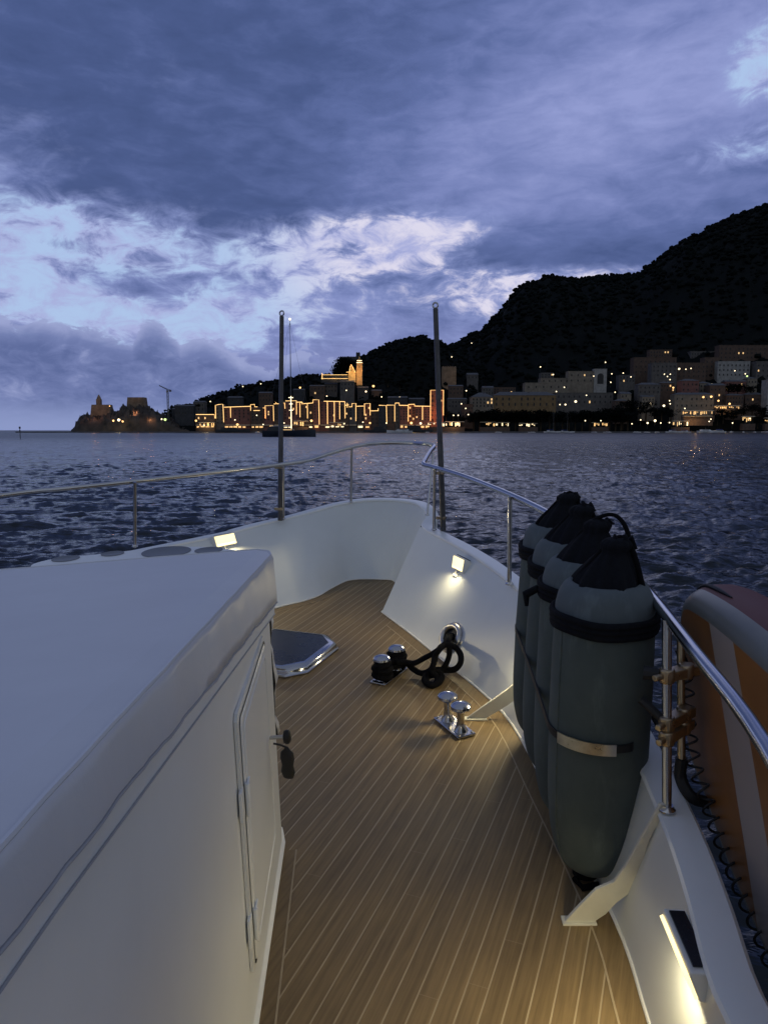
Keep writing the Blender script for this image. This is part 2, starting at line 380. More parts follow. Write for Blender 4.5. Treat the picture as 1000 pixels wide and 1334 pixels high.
fixture(603, 737, .15, power=2.0, hgt=.085)
fixture(908, 1243, .185, power=3.0, hgt=.07, dep=.05, near=True)
fixture(291, 707, .18, bE, bC, power=2.4, hgt=.09)
fixture(700, 845, .15, power=2.2)          # lamp between the fenders, its light shows on deck and bracket

# ---- fairlead on the starboard bulwark
t, p, n, tg = hitpanel(589, 831)
u = n.cross(tg).normalized(); u = u if u.z > 0 else -u
m = MB(); ring = [p + n * .012 + tg * (math.cos(a) * .092) + u * (math.sin(a) * .066) for a in [2 * PI * i / 32 for i in range(32)]]
m.tube(ring, .019, 12, closed=True)
ring2 = [p + n * .004 + tg * (math.cos(a) * .116) + u * (math.sin(a) * .088) for a in [2 * PI * i / 32 for i in range(32)]]
m.tube(ring2, .007, 8, closed=True); fl = m.build('fairlead', M['steel_worn'], yacht)
m = MB(); m.add([p + n * .003 + tg * (math.cos(a) * .08) + u * (math.sin(a) * .055) for a in [2 * PI * i / 32 for i in range(32)]], [tuple(range(32))]); m.build('fairlead_opening', M['rubber'], fl, fixn=False)
FL = p.copy(); FLN = n.copy()

# ---- twin bitts
def bitt(p1, p2, hd):
    a, b = dk(*p1), dk(*p2); d = (b - a); L = d.length; d.normalize(); n = V((-d.y, d.x, 0)); R = Matrix((d, n, V((0, 0, 1)))).transposed(); c = (a + b) / 2
    w = .048; hl = L / 2 + .055
    m = MB(); m.prism([c + R @ V(q) for q in ((-hl, -w, .003), (hl - .0, -w, .003), (hl, w, .003), (-hl, w, .003))], (0, 0, .011))
    e = m.build('mooring_bitt', M['steel'], yacht, bevel=.004)
    for q in (a, b):
        s = MB(); s.lathe([(.034, .012), (.030, .02), (.021, .035), (.018, .06), (.018, .10), (.024, .112), (.042, .118), (.048, .126), (.046, .136), (.036, .145), (.018, .151), (.004, .153)], 28, q, mi=0)
        s.build('post', M['steel'], e)
    for sx in (-1, 1):
        for sy in (-1, 1):
            s = MB(); s.lathe([(.007, .0135), (.0065, .017), (.003, .0185)], 10, c + R @ V((sx * (hl - .015), sy * (w - .014), 0))); s.build('bolt_head', M['steel_worn'], e)
    return e
bitt((583, 941), (600, 955), 0); bitt((517, 874), (498, 888), 0)
B1, B2 = dk(517, 874), dk(498, 888)

# ---- bulwark brackets (bent flat plates from the deck up under the capping)
def knee(f1, f2, outl, near=0, th=.012):
    """transverse knee plate: outline as (outboard reach from the foot, height)"""
    d = (f2 - f1); d.z = 0; d.normalize(); n = V((-d.y, d.x, 0)); m = MB()
    pts = [f1 + d * u + V((0, 0, z)) for u, z in outl]; eye = V((0, 0, H)); pts = [eye + (p - eye) * (1 - near * p.z / .377) for p in pts]
    L, Rr = pts[:len(pts) // 2], pts[len(pts) // 2:][::-1]; rows = [[a, b, b + n * th, a + n * th] for a, b in zip(L, Rr)]
    m.grid(rows, 0, False, True); m.box((f1 + f2) / 2 + V((0, 0, .004)) + n * th * .5, ((f2 - f1).length + .014, .036, .008), Matrix.Rotation(math.atan2(d.y, d.x), 3, 'Z'))
    for a in (rows[0], rows[-1]): m.add(a, [(0, 1, 2, 3)])
    q = pts[len(pts) // 2 - 3]; m.box(q + d * .075 + n * th * .5 + V((0, 0, -.02)), (.05, th * .9, .016), Matrix.Rotation(math.atan2(d.y, d.x), 3, 'Z'))
    return m.build('bulwark_bracket', M['bracket'], yacht, bevel=.002)
OUT = [(0, .004), (.045, .06), (.09, .112), (.142, .137), (.18, .20), (.207, .26), (.265, .385)]
INN = [(.086, .004), (.12, .03), (.152, .07), (.188, .10), (.218, .186), (.238, .272), (.29, .385)]
knee(dk(735, 1203), dk(773, 1203), OUT + INN[::-1], .06)
OUT = [(0, .004), (.04, .035), (.08, .066), (.185, .144), (.25, .20), (.30, .27), (.37, .45)]
INN = [(.09, .004), (.115, .02), (.14, .035), (.20, .075), (.27, .13), (.34, .22), (.42, .45)]
knee(dk(606, 938), dk(632, 938), OUT + INN[::-1])

# ---- foredeck hatch
hx = [dk(433, 850).xy, dk(428, 843).xy, dk(415, 834).xy]
cxh, cyh = -2.19, 3.585
def hatch_out(sx, sy, ch): return [(cxh + sx, cyh - sy + ch), (cxh + sx, cyh + sy - ch * 1.1), (cxh + sx - ch, cyh + sy), (cxh - sx + ch, cyh + sy), (cxh - sx, cyh + sy - ch), (cxh - sx, cyh - sy + ch), (cxh - sx + ch, cyh - sy), (cxh + sx - ch * .9, cyh - sy)]
rows = []
for off, z in ((0, .002), (.002, .012), (-.006, .02), (-.006, .032), (-.012, .046), (-.028, .056), (-.042, .058)):
    rows.append([V((x, y, z)) for x, y in hatch_out(.31 + off, .30 + off, .10)])
m = MB(); m.grid(rows, 0, True, True); e = m.build('deck_hatch', M['steel'], yacht, sharp=50)
m = MB(); m.poly([V((x, y, .0565)) for x, y in hatch_out(.272, .262, .09)]); m.build('hatch_lid', M['glass_dark'], e)

# ---- cabin
def htop(y, x=None): return 1.302 - .123 * y - (0 if x is None else .09 * max(0, -.94 - .457 * (y - 1.34) - x - .05))
def hemd(y): return .043 + .06 * max(0, y)
LIN = [(-.33, -2.2), (-.325, -.6), (-.335, .0), (-.36, .09), (-.52, .42), (-.94, 1.34), (-1.228, 1.97), (-1.275, 2.035), (-1.32, 2.05), (-1.40, 2.02), (-2.12, 1.71), (-3.0, 1.25), (-3.35, .9), (-3.45, .0), (-3.5, -2.2)]
def foot_at(off):
    P = [V((x, y, 0)) for x, y in LIN]; return offset(P, off, -1)
rows = []
for off, zf in ((.004, lambda p: .0), (.012, lambda p: .035), (.0, lambda p: .045), (0.0, lambda p: htop(p.y, p.x) - hemd(p.y) - .045), (.018, lambda p: htop(p.y, p.x) - hemd(p.y) - .040), (.020, lambda p: htop(p.y, p.x) - hemd(p.y) + .01), (0, lambda p: htop(p.y, p.x) - .035), (0, lambda p: htop(p.y, p.x) - .03)):
    rows.append([V((p.x, p.y, zf(p))) for p in foot_at(off)])
m = MB(); m.grid(rows, 0, False); top = rows[-1]; m.poly(top); cabin = m.build('cabin', M['gelcoat'], yacht, bevel=.003)
margin([V((x, y, 0)) for x, y in [(-.325, -.6), (-.335, .0), (-.36, .09), (-.52, .42), (-.94, 1.34), (-1.228, 1.97)]], .045, -1)
m = MB(); cl = [V((-1.19, 1.99, .0045)), V((-1.215, 2.035, .0045)), V((-1.27, 2.075, .0045)), V((-1.33, 2.085, .0045))]
# door on the starboard side of the cabin
dA = V((-.94, 1.34, 0)); dirc = (V((-1.235, 1.97, 0)) - dA).normalized(); nrm = V((dirc.y, -dirc.x, 0))
def cp(y, h, o): s = (y - 1.34) / dirc.y; return dA + dirc * s + V((0, 0, h)) + nrm * o
def door_out(g): 
    y0, y1, a, b = 1.31 + g, 1.79 - g, .19 + g, .845 - g; c = .014
    return [(y0 + c, a), (y1 - c, a), (y1, a + c), (y1, b - c), (y1 - c, b), (y0 + c, b), (y0, b - c), (y0, a + c)]
rows = [[cp(y, h, o) for y, h in door_out(g)] for g, o in ((-.012, .001), (-.012, .009), (0, .011), (.002, .002))]
m = MB(); m.grid(rows, 0, True, True); m.build('door_frame', M['trim'], cabin)
m = MB(); m.grid([[cp(y, h, o) for y, h in door_out(g)] for g, o in ((.006, .001), (.006, .012), (.012, .015))], 0, True, True); m.poly([cp(y, h, .015) for y, h in door_out(.012)])
door = m.build('door', M['gelcoat'], cabin)
m = MB(); m.grid([[cp(y, h, .0122) for y, h in door_out(g)] for g in (.0005, .0062)], 0, False, True); m.build('door_gap', M['rubber'], cabin)
m = MB(); m.grid([[cp(y, h, o) for y, h in door_out(g)] for g, o in ((.03, .0152), (.032, .0175), (.037, .0175), (.039, .0152))], 0, True, True); m.build('door_moulding', M['gelcoat'], cabin)
Rc = Matrix((dirc, nrm, V((0, 0, 1)))).transposed()
for h in (.31, .64):
    m = MB(); m.box(cp(1.295, h, .008), (.034, .008, .075), Rc); m.box(cp(1.335, h, .019), (.034, .006, .075), Rc)
    q = cp(1.313, h - .042, .02); m.tube([q, q + V((0, 0, .084))], .0065, 10); m.build('hinge', M['gelcoat'], cabin, bevel=.002)
r_ = ray(360, 986)
m = MB(); kb = cp(1.755, .545, .015); m.tube([kb, kb + nrm * .045], .006, 10); Rk = Matrix((dirc, V((0, 0, 1)), nrm)).transposed()
m.build('knob_spindle', M['steel_worn'], cabin)
m = MB(); m.lathe([(.006, .04), (.018, .043), (.0215, .05), (.021, .058), (.014, .064), (.003, .066)], 20, kb, Rk); m.build('door_knob', M['rubber'], cabin)
m = MB(); q = kb + V((0, 0, -.085)) + nrm * .05
m.lathe([(.003, -.052), (.017, -.048), (.024, -.03), (.019, -.008), (.024, .014), (.021, .034), (.010, .044), (.005, .052)], 20, q, sy=.55)
m.tube([q + V((0, 0, .05)), q + V((0, 0, .06)) - nrm * .02, kb + V((0, 0, -.02)) + nrm * .01], .003, 6)
m.build('padlock_cover', M['rubber'], cabin)

# ---- vinyl cover over the cabin top
rows = []
def loopz(off, dz): return [V((p.x, p.y, htop(p.y, p.x) + dz * (hemd(p.y) / .104 if dz < -.03 else 1))) for p in foot_at(off)]
prof = [(.020, -.104), (.027, -.101), (.0275, -.08), (.025, -.045), (.0235, -.014), (.0215, -.005), (.017, -.001), (.008, .0005), (-.01, .0015), (-.03, .002)]
base = [loopz(o, z) for o, z in prof]
# densify along the outline so folds and a wavy hem can be modelled
def dens(L, n=14):
    out = []
    for i in range(len(L) - 1):
        k = max(1, int((L[i + 1] - L[i]).length / .03))
        out += [L[i].lerp(L[i + 1], j / k) for j in range(k)]
    return out + [L[-1]]
cnt = [max(1, int((base[0][i + 1] - base[0][i]).length / .03)) for i in range(len(LIN) - 1)]
rows = []
for ri, L in enumerate(base):
    o = []
    for i in range(len(L) - 1): o += [L[i].lerp(L[i + 1], j / cnt[i]) for j in range(cnt[i])]
    o.append(L[-1]); q = []
    nn = offset([V((p.x, p.y, 0)) for p in o], 1, -1)
    s = 0
    for j, p in enumerate(o):
        s += (o[j] - o[j - 1]).length if j else 0; d = (nn[j] - V((p.x, p.y, 0)))
        w = .0010 * math.sin(s * 19) + .0007 * math.sin(s * 41 + 1.3) + .0004 * math.sin(s * 97 + ri * .8)
        hem = (.0014 * math.sin(s * 7)) if ri < 2 else 0
        q.append(p + d * w * (1.4 if ri < 5 else .4) + V((0, 0, hem + 0)))
    rows.append(q)
cover = yt('vinyl_cover', 'white padded vinyl cover stretched over the cabin top', 'cover')
m = MB(); m.grid(rows); m.poly(rows[-1]); cv = m.build('cover_top', M['vinyl'], cover, sharp=70)
m = MB(); m.tube([p - V((0, 0, .003)) for p in rows[1]], .0022, 6); m.build('hem_shade_line', M['cord'], cover)  # grey tube standing in for the shade beneath the hem
m = MB(); m.tube([p + V((0, 0, .001)) for p in rows[6]], .0035, 6); m.build('top_piping', M['vinyl'], cover)
m = MB(); m.tube([V((p.x, p.y, htop(p.y, p.x) - hemd(p.y) - .038)) for p in offset([V((x, y, 0)) for x, y in LIN], .0195, -1)], .0016, 6); m.build('coaming_shade_line', M['cord'], cabin)  # grey bead painting the shadow gap at the bottom of the lip
m = MB(); pr = []
for j in range(16):
    z = 1 - j / 15 * .5; k = .010 * math.sin(j * .9) + .005 * math.sin(j * 2.3)
    pr.append([V((-1.255 + k * .3, 2.005 + k * .2, z - .10)), V((-1.272 + k * .6, 2.058 + k * .5, z - .10)), V((-1.33, 2.075 + k * .4, z - .10)), V((-1.45, 2.022 + k * .3, z - .10)), V((-1.8, 1.87, z - .10)), V((-2.2, 1.70, z - .10))])
m.grid(pr); fp = m.build('front_flap', M['vinyl'], cover, sharp=80)
so = fp.modifiers.new('thick', 'SOLIDIFY'); so.thickness = .006
m = MB(); m.tube([r[0] + V((.005, -.002, 0)) for r in pr], .006, 8); m.build('flap_piping', M['rubber'], cover)

# ---- round-ended white table forward of the cabin
tb = yt('foredeck_table', 'white round-ended table with dark round recesses beyond the cabin cover', 'table', (-2.75, 2.9, 0))
o = V((-2.75, 2.9, 0)); hT = .72
tp = [dk(40, 742, hT), dk(44, 734, hT), dk(75, 727, hT), dk(125, 722, hT), dk(200, 714, hT), dk(260, 712, hT), dk(305, 716, hT), dk(335, 724, hT), dk(340, 745, hT), dk(250, 758, hT), dk(120, 762, hT), dk(50, 752, hT)]
tp = [p - o for p in spline(tp, 5, True)]
m = MB(); m.prism(tp, (0, 0, -.03)); m.build('table_top', M['gelcoat'], tb, bevel=.008)
for x, y, r in ((217, 719, .13), (86, 728, .07), (147, 721.5, .06), (272, 717, .075)):
    c = dk(x, y, hT) - o; m = MB(); m.lathe([(r, .001), (r, .003), (r * .96, .0035), (r * .9, .002), (.001, .0015)], 32, c); m.build('cup_recess', M['recess'], tb)
m = MB(); m.lathe([(.16, .0), (.16, .012), (.045, .02), (.04, .69)], 24, (0, 0, 0)); m.build('pedestal', M['steel'], tb)

# ================================================================== FENDERS
R_F = .165
dF = V((-math.sin(math.radians(20)), math.cos(math.radians(20)), 0)); nI = V((-dF.y, dF.x, 0))
FP = [V((-.215, 2.2, 0)) + dF * (.295 * i) for i in range(4)]
lean = [.02, .035, .05, .06]
flab = ['nearest grey covered fender, biggest in view, with metal strap across its front', 'second grey covered fender counting from the camera, under a looped black cord', 'third grey covered fender, wedged between the second and the farthest one', 'farthest grey covered fender of the row, touching the bulwark by the far bracket']
def fender(i):
    c = FP[i] + V((0, 0, .02)); e = yt('fender', flab[i], 'fender', c, 'grey fenders lashed upright along the starboard rail'); e.matrix_world = e.matrix_world @ Matrix.Diagonal((.91, .91, 1, 1))
    ln = V((lean[i], 0, 0)); rr = random.Random(i)
    def body(prof, n=48, jit=0):
        rows = []
        for r, z in prof:
            s = ln * (z / .95); ring = []
            for k in range(n):
                a = 2 * PI * k / n; w = 1 + jit * (math.sin(a * 3 + i) + .6 * math.sin(a * 7 + z * 9) + .8 * math.sin(z * 14 + a * 2 + i * 2) + .5 * math.sin(z * 31 + a * 5)); ring.append(V((r * w * math.cos(a), r * w * math.sin(a), z)) + s)
            rows.append(ring)
        return rows
    prof = [(.004, .012), (.055, .018), (.094, .038), (.125, .078), (.143, .13), (.155, .19), (.162, .27), (.165, .38), (.166, .55), (.165, .72), (.162, .84), (.160, .86)]
    P_ = spline([V((r, 0, z)) for r, z in prof], 3); prof = [(p.x, p.z) for p in P_]
    m = MB(); m.grid(body(prof, jit=.0045), 0, True, True); bo_ = m.build('body', M['fender'], e, sharp=80)
    a_ = 3.9 + i * .5; m = MB(); m.tube([V((r * math.cos(a_) * 1.004, r * math.sin(a_) * 1.004, z)) + ln * (z / .95) for r, z in prof[6:]], .0028, 6); m.build('seam', M['fender'], bo_)
    prof = [(.160, .868), (.1585, .90), (.150, .935), (.135, .96), (.118, .972), (.108, .974), (.104, .968), (.108, .95)]
    m = MB(); m.grid(body(prof, jit=.003), 0, True, True); m.build('shoulder', M['fender_top'], e, sharp=80)
    m = MB()
    for dz, r in ((0, .166), (.018, .167), (-.017, .1655)):
        ring = [V((r * math.cos(a), r * math.sin(a), .862 + dz + .003 * math.sin(a * 2 + i) + .002 * math.sin(5 * a))) + ln * .9 for a in [2 * PI * k / 40 for k in range(40)]]
        m.tube(ring, .0115, 8, closed=True)
    if i == 1: m.tube([V((-.170, -.05, .865)) + ln, V((-.180, -.055, .84)), V((-.176, -.06, .80))], [.013, .016, .007], 8)
    m.build('elastic_band', M['hood'], e)
    # gathered hood rising to a knot, with pleats
    rows = []; hp = [(.112, .958), (.108, .975), (.100, .995), (.088, 1.02), (.070, 1.05), (.054, 1.075), (.045, 1.09), (.048, 1.105), (.05, 1.12), (.036, 1.135), (.012, 1.142)]
    for r, z in hp:
        ring = []
        for k in range(56):
            a = 2 * PI * k / 56; pl = 1 + .07 * math.sin(a * 11 + z * 20 + i) + .05 * math.sin(a * 5 + i * 2); zz = z
            ring.append(V((r * pl * math.cos(a), r * pl * math.sin(a), zz)) + ln * (z / .95) + V((.03, .03, 0)) * max(0, (z - .97) / .17))
        rows.append(ring)
    m = MB(); m.grid(rows, 0, True, True)
    for q in range(5):
        a = q * 1.3 + i; m.tube([V((.045, .04, 1.11)) + ln, V((.045 + .03 * math.cos(a), .04 + .03 * math.sin(a), 1.135 + .01 * rr.random())) + ln, V((.045 + .045 * math.cos(a), .04 + .04 * math.sin(a), 1.12 - .03 * rr.random())) + ln], [.010, .009, .005], 7)
    ho = m.build('hood', M['hood'], e, sharp=80); ho.scale = (1, 1, .78); ho.location = (0, 0, .958 * .22)
    rp = [V((-.10, -.03, .968)), V((-.06, -.01, 1.03)), V((-.01, .02, 1.10)), V((.035, .04, 1.145)), V((.07, .03, 1.12)), V((.095, .01, 1.05)), V((.115, -.01, .97))]
    if i == 1: rp = [V((-.10, -.03, .968)), V((-.04, .01, 1.06)), V((.02, .03, 1.14)), V((.08, .05, 1.165)), V((.125, .03, 1.13)), V((.15, .0, 1.05)), V((.15, -.05, .97))]
    m = MB(); m.tube(spline([p + ln for p in rp], 6), .009 if i else .010, 8); lo_ = m.build('lanyard', M['rope'], e); lo_.scale = (1, 1, .76); lo_.location = (0, 0, .958 * .24)
    m = MB(); m.lathe([(.02, -.03), (.045, -.02), (.04, .0), (.05, .02)], 18, (-.02, -.02, .02)); m.tube([V((-.02, -.02, .0)), V((-.05, -.06, -.005)), V((-.02, -.09, -.008)), V((.03, -.06, -.005))], .011, 8)
    m.build('tail_knot', M['rope'], e)
    return e
for i in range(4): fender(i)

# strap round the row of fenders
rs = .156; hS = .53
def arc(c, a0, a1, k, r): return [c + V((math.cos(a) * r, math.sin(a) * r, hS)) for a in [a0 + (a1 - a0) * j / k for j in range(k + 1)]]
lx = [V((l * hS / .95, 0, 0)) for l in lean]
a_in = math.atan2(nI.y, nI.x) % (2 * PI)
path = arc(FP[3] + lx[3], a_in - .9, a_in, 8, rs)
for q in (2, 1): path += [FP[q] + lx[q] + nI * (rs - .002) + V((0, 0, hS))]
path += arc(FP[0] + lx[0], a_in, a_in + 1.95, 26, rs)
path += [dk(845, 925, .52), dk(862, 955, .50)]
def ribbon(m, P, w, th):
    up = V((0, 0, 1)); rows = []
    for i, p in enumerate(P):
        t = (P[min(i + 1, len(P) - 1)] - P[max(i - 1, 0)]).normalized(); n = t.cross(up).normalized(); u = n.cross(t).normalized()
        rows.append([p + u * w / 2 + n * th, p - u * w / 2 + n * th, p - u * w / 2 - n * th, p + u * w / 2 - n * th])
    m.grid(rows, 0, False, True)
st = yt('fender_strap', 'black strap with bright metal band lashing the grey fenders to the rail', 'strap', path[0])
m = MB(); ribbon(m, [p - path[0] for p in path], .024, .0025); m.build('webbing', M['rubber'], st)
pl = [p for p in path if (p - FP[0] - lx[0]).xy.length < rs + .01]
pl = arc(FP[0] + lx[0], a_in + .50, a_in + 1.62, 22, rs + .007)
m = MB(); ribbon(m, [p - path[0] for p in pl], .036, .0022); m.build('metal_band', M['steel_worn'], st)

# ================================================================== MOORING ROPE
def Zp(x, y): return (460 + x / 4.167, 780 + y / 4.167)
mr = yt('mooring_rope', 'black mooring rope wound round twin bitt and looped to the fairlead', 'rope', B1)
coil = []
for j in range(60 * 1):
    a = j / 60 * 2 * PI * 4.0; z = .03 + .07 * j / 60; d = (B2 - B1); L = d.length / 2; c = (B1 + B2) / 2; d.normalize(); nn = V((-d.y, d.x, 0))
    x = (L + .038) * math.sin(a / 2 * 1.0); yv = .045 * math.sin(a); coil.append(c + d * x + nn * yv + V((0, 0, z)))
for q, off in ((B1, 0), (B2, 2)):
    pts = [q + V((.036 * math.cos(a), .036 * math.sin(a), .028 + .0125 * a / 2.0)) for a in [off + k * .35 for k in range(0, 40)]]
    pts = [p if p.z < .108 else V((p.x, p.y, .108)) for p in pts]
    coil2 = pts; mm = MB(); mm.tube([p - B1 for p in pts], .0165, 10); mm.build('post_turns', M['rope'], mr)
mm = MB(); mm.tube([p - B1 for p in coil], .016, 10); mm.build('figure_eight_turns', M['rope'], mr)
def zr(pts): return [dk(*Zp(x, y), h) - B1 for x, y, h in pts]
strand = zr([(250, 330, .05), (290, 350, .06), (330, 385, .04), (375, 405, .03), (420, 385, .06), (440, 340, .10), (450, 300, .14), (475, 262, .17), (510, 250, .18), (550, 262, .16), (580, 300, .13), (582, 345, .10), (555, 380, .06), (510, 388, .04), (450, 385, .04), (410, 400, .04), (385, 440, .025), (420, 470, .02), (465, 455, .03), (480, 420, .04), (450, 395, .06), (400, 405, .055)])
mm = MB(); mm.tube(spline(strand, 6), .0165, 10); mm.build('loop', M['rope'], mr)
strand = zr([(230, 345, .08), (290, 345, .075), (330, 350, .08), (380, 325, .10), (430, 298, .13), (470, 270, .16), (500, 245, .18)]) + [FL - B1 + FLN * .03, FL - B1 - FLN * .02]
mm = MB(); mm.tube(spline(strand, 6), .015, 10); mm.build('lead', M['rope'], mr)
strand = [FL - B1 + FLN * .012 + V((-.01, 0, 0))] + zr([(515, 225, .19), (522, 290, .14), (510, 340, .09), (485, 380, .05), (445, 410, .04), (405, 425, .03), (400, 455, .02), (440, 465, .02), (455, 430, .04), (430, 395, .07), (436, 350, .11), (444, 310, .14), (480, 262, .18)]) + [FL - B1 + FLN * .02 + V((.01, .02, .0))]
mm = MB(); mm.tube(spline(strand, 6), .015, 10); mm.build('loop', M['rope'], mr)

# ================================================================== BOARD RACK AND PADDLE BOARD
def loc(px, py, t):
    p = ray(px, py) * t; return V((p.dot(EX), p.dot(EY), p.dot(EZ) + H))
rk = MB(); a, b = loc(886, 818, 2.08), loc(887, 992, 2.05); rk.tube([a, b], .011, 12); rack = rk.build('board_rack', M['bronze'], yacht)
m = MB(); pts = [b + V((0, 0, .01)), b, b + V((0, 0, -.05)), loc(900, 1038, 2.03), loc(927, 1047, 2.05)]; m.tube(spline(pts, 5), .017, 10); m.build('padded_arm', M['rubber'], rack)
s0, s1 = dk(868, 1057, .435), dk(868, 808, .94)
for k, w in ((.71, .06), (.46, .075), (.385, .09)):
    p = s0.lerp(s1, k); q = V((b.x, b.y, p.z)); m = MB(); dd = (q - p); L = dd.length; dd.normalize(); Rr = Matrix((dd, V((0, 0, 1)).cross(dd), V((0, 0, 1)))).transposed()
    m.box((p + q) / 2 + dd * .01, (L + .05, .035, .028), Rr); m.lathe([(.019, -.02), (.021, -.014), (.021, .014), (.019, .02)], 18, p); m.lathe([(.019, -.02), (.021, -.014), (.021, .014), (.019, .02)], 18, q)
    m.tube([p - dd * .02, p - dd * .045], .010, 8); m.build('rack_clamp', M['bronze'], rack, bevel=.003)
m = MB(); p = s0.lerp(s1, .71); m.tube([p + V((-.02, 0, 0)), p + V((-.06, .0, .0))], [.016, .02], 10); m.build('clamp_knob', M['rubber'], rack)
m = MB(); p = s0.lerp(s1, .46); m.tube([p, p + V((-.07, .02, .05))], .012, 8); m.build('clamp_lever', M['rubber'], rack)

BN = loc(900, 900, 2.15); bd = V((math.sin(math.radians(18)), -math.cos(math.radians(18)), 0)); bo = V((-bd.y, bd.x, 0))   # outboard
if bo.x < 0: bo = -bo
O2 = [(-.135, .84), (-.115, .92), (-.06, .965), (.03, .985), (.2, 1.0), (.5, 1.0), (1.0, .99), (1.6, .97), (2.3, .94), (2.75, .86), (2.95, .68), (2.95, .50), (2.75, .33), (2.3, .25), (1.6, .22), (1.0, .24), (.7, .28), (.45, .33), (.27, .38), (.12, .45), (.02, .52), (-.06, .61), (-.11, .72)]
O2 = [(x - .055 * (x < .05), z - (.085 if z < .56 else 0) - (.05 if .56 < z < .66 else 0)) for x, z in O2]
O2 = [(p.x, p.y) for p in spline([V((x, y, 0)) for x, y in O2], 5, True)]
cx_, cz_ = 1.3, .64
def ring(sh, o):
    out = []; n = len(O2)
    for i, (x, z) in enumerate(O2):
        a, c = O2[i - 1], O2[(i + 1) % n]; t = V((c[0] - a[0], c[1] - a[1], 0)).normalized(); nx, nz = t.y, -t.x
        out.append(V((0, 0, 0)) + bd * (x + nx * sh) + V((0, 0, z + nz * sh - BN.z)) + bo * o)
    return out
s_ = -1
def dist_in(sh): return sh
m = MB()
profile = [(.074, .0, 1), (.062, .002, 1), (.048, .007, 1), (.036, .015, 1), (.024, .027, 1), (.014, .042, 1), (.008, .055, 2), (.002, .07, 2), (.0, .09, 2), (.0, .13, 2), (.01, .165, 2), (.035, .185, 2), (.08, .19, 2)]
rr_ = [ring(sh, o) for sh, o, _ in profile]
for i in range(len(profile) - 1): m.grid([rr_[i], rr_[i + 1]], profile[i + 1][2], True, True)
m.poly(rr_[0], 0); m.poly(rr_[-1], 2)
def boardmat(name, c, rough=.35):
    return mat(name, c, rough, var=.1, scale=3, bmp=.1, bd=.004)
def board_face():
    m_, nt, b_ = newmat('orange_board_face'); t = N(nt, 'ShaderNodeTexCoord'); dt = N(nt, 'ShaderNodeVectorMath', operation='DOT_PRODUCT'); nt.links.new(t.outputs['Object'], dt.inputs[0]); dt.inputs[1].default_value = tuple(bd)
    sz = N(nt, 'ShaderNodeSeparateXYZ'); nt.links.new(t.outputs['Object'], sz.inputs[0])
    q = math_(nt, 'ADD', dt.outputs['Value'], math_(nt, 'MULTIPLY', sz.outputs['Z'], .65))
    a = math_(nt, 'GREATER_THAN', q, .268); b2 = math_(nt, 'LESS_THAN', q, .435); k = math_(nt, 'MULTIPLY', a, b2)
    f = noise(nt, 4, 5, .6, t.outputs['Object']); oc = ramp(nt, f, [(.3, (.21, .085, .022)), (.7, (.33, .135, .035))])
    nt.links.new(mixc(nt, k, oc, (.36, .31, .29)), b_.inputs['Base Color']); b_.inputs['Roughness'].default_value = .4; return m_
bdn = yt('paddle_board', 'orange paddle board with pale stripe and maroon edge standing outside the rail', 'paddle board', BN)
m.build('board', [board_face(), boardmat('grey_board_edge', (.17, .175, .165)), boardmat('maroon_board_rail', (.12, .036, .034), .6)], bdn, sharp=60, weld=True)
m = MB(); er = ring(.004, .06); k_ = [i for i, (x, z) in enumerate(O2) if x < .10 and z > .5 and i < len(O2) // 2]; m.tube([er[i] for i in k_], [.007] * (len(k_) - 2) + [.005, .002], 8); m.build('edge_piping', M['rubber'], bdn)
# coiled leash along the board's lower edge
lead = [loc(892, 868, 2.10), loc(896, 900, 2.09), loc(898, 935, 2.07), loc(905, 990, 2.04), loc(925, 1050, 1.98), loc(945, 1105, 1.9), loc(968, 1160, 1.8), loc(990, 1210, 1.72), loc(1010, 1260, 1.65), loc(1040, 1330, 1.55)]
lp = spline(lead, 30); ls = []
sacc = 0
for i, p in enumerate(lp):
    sacc += (lp[i] - lp[i - 1]).length if i else 0
    t = (lp[min(i + 1, len(lp) - 1)] - lp[max(0, i - 1)]).normalized(); u = t.cross(bo).normalized(); w = t.cross(u); a = sacc / .042 * 2 * PI
    ls.append(p + (u * math.cos(a) + w * math.sin(a)) * .019 - bo * .005 - lead[0])
le = yt('coiled_leash', 'thin black coiled leash hanging along the lower edge of the orange board', 'leash', lead[0])
m = MB(); m.tube(ls, .0034, 6); m.build('coil', M['rubber'], le)
m = MB(); m.tube([lp[0] - lead[0] + V((-.02, 0, .05)), lp[0] - lead[0]], .012, 10); m.build('cuff', M['rubber'], le)
# ================================================================== THE TOWN AND THE HILLS
def tmat(name, c, rough=.9, var=.25, scale=.25): return mat(name, c, rough, var=var, scale=scale, bmp=0)
T = {k: tmat(k + '_render', c) for k, c in dict(rose=(.19, .095, .085), ochre=(.19, .135, .075), cream=(.20, .175, .145), brick=(.30, .12, .08), grey=(.11, .105, .105), umber=(.105, .075, .062), white=(.28, .28, .28), slate=(.05, .055, .065), church=(.50, .34, .17)).items()}
T['roof'] = tmat('terracotta_roof', (.10, .065, .055), scale=.6); T['slate_roof'] = tmat('slate_roof', (.10, .105, .12), scale=.6)
T['dark'] = tmat('dark_window', (.008, .009, .012), .5); T['rock'] = tmat('sea_rock', (.065, .055, .048), scale=.08, var=.5)
T['stone'] = tmat('old_stone', (.20, .15, .11), scale=.15, var=.4); T['castle'] = tmat('castle_stone', (.06, .058, .06), scale=.1, var=.4)
T['quay'] = tmat('quay_concrete', (.12, .12, .13), scale=.2); T['metal'] = tmat('painted_steel', (.10, .11, .10)); T['hullnavy'] = tmat('navy_hull', (.015, .022, .04), .35)
T['hullwhite'] = tmat('white_hull', (.6, .61, .66), .4); T['sparmetal'] = tmat('mast_alloy', (.12, .12, .13), .4)
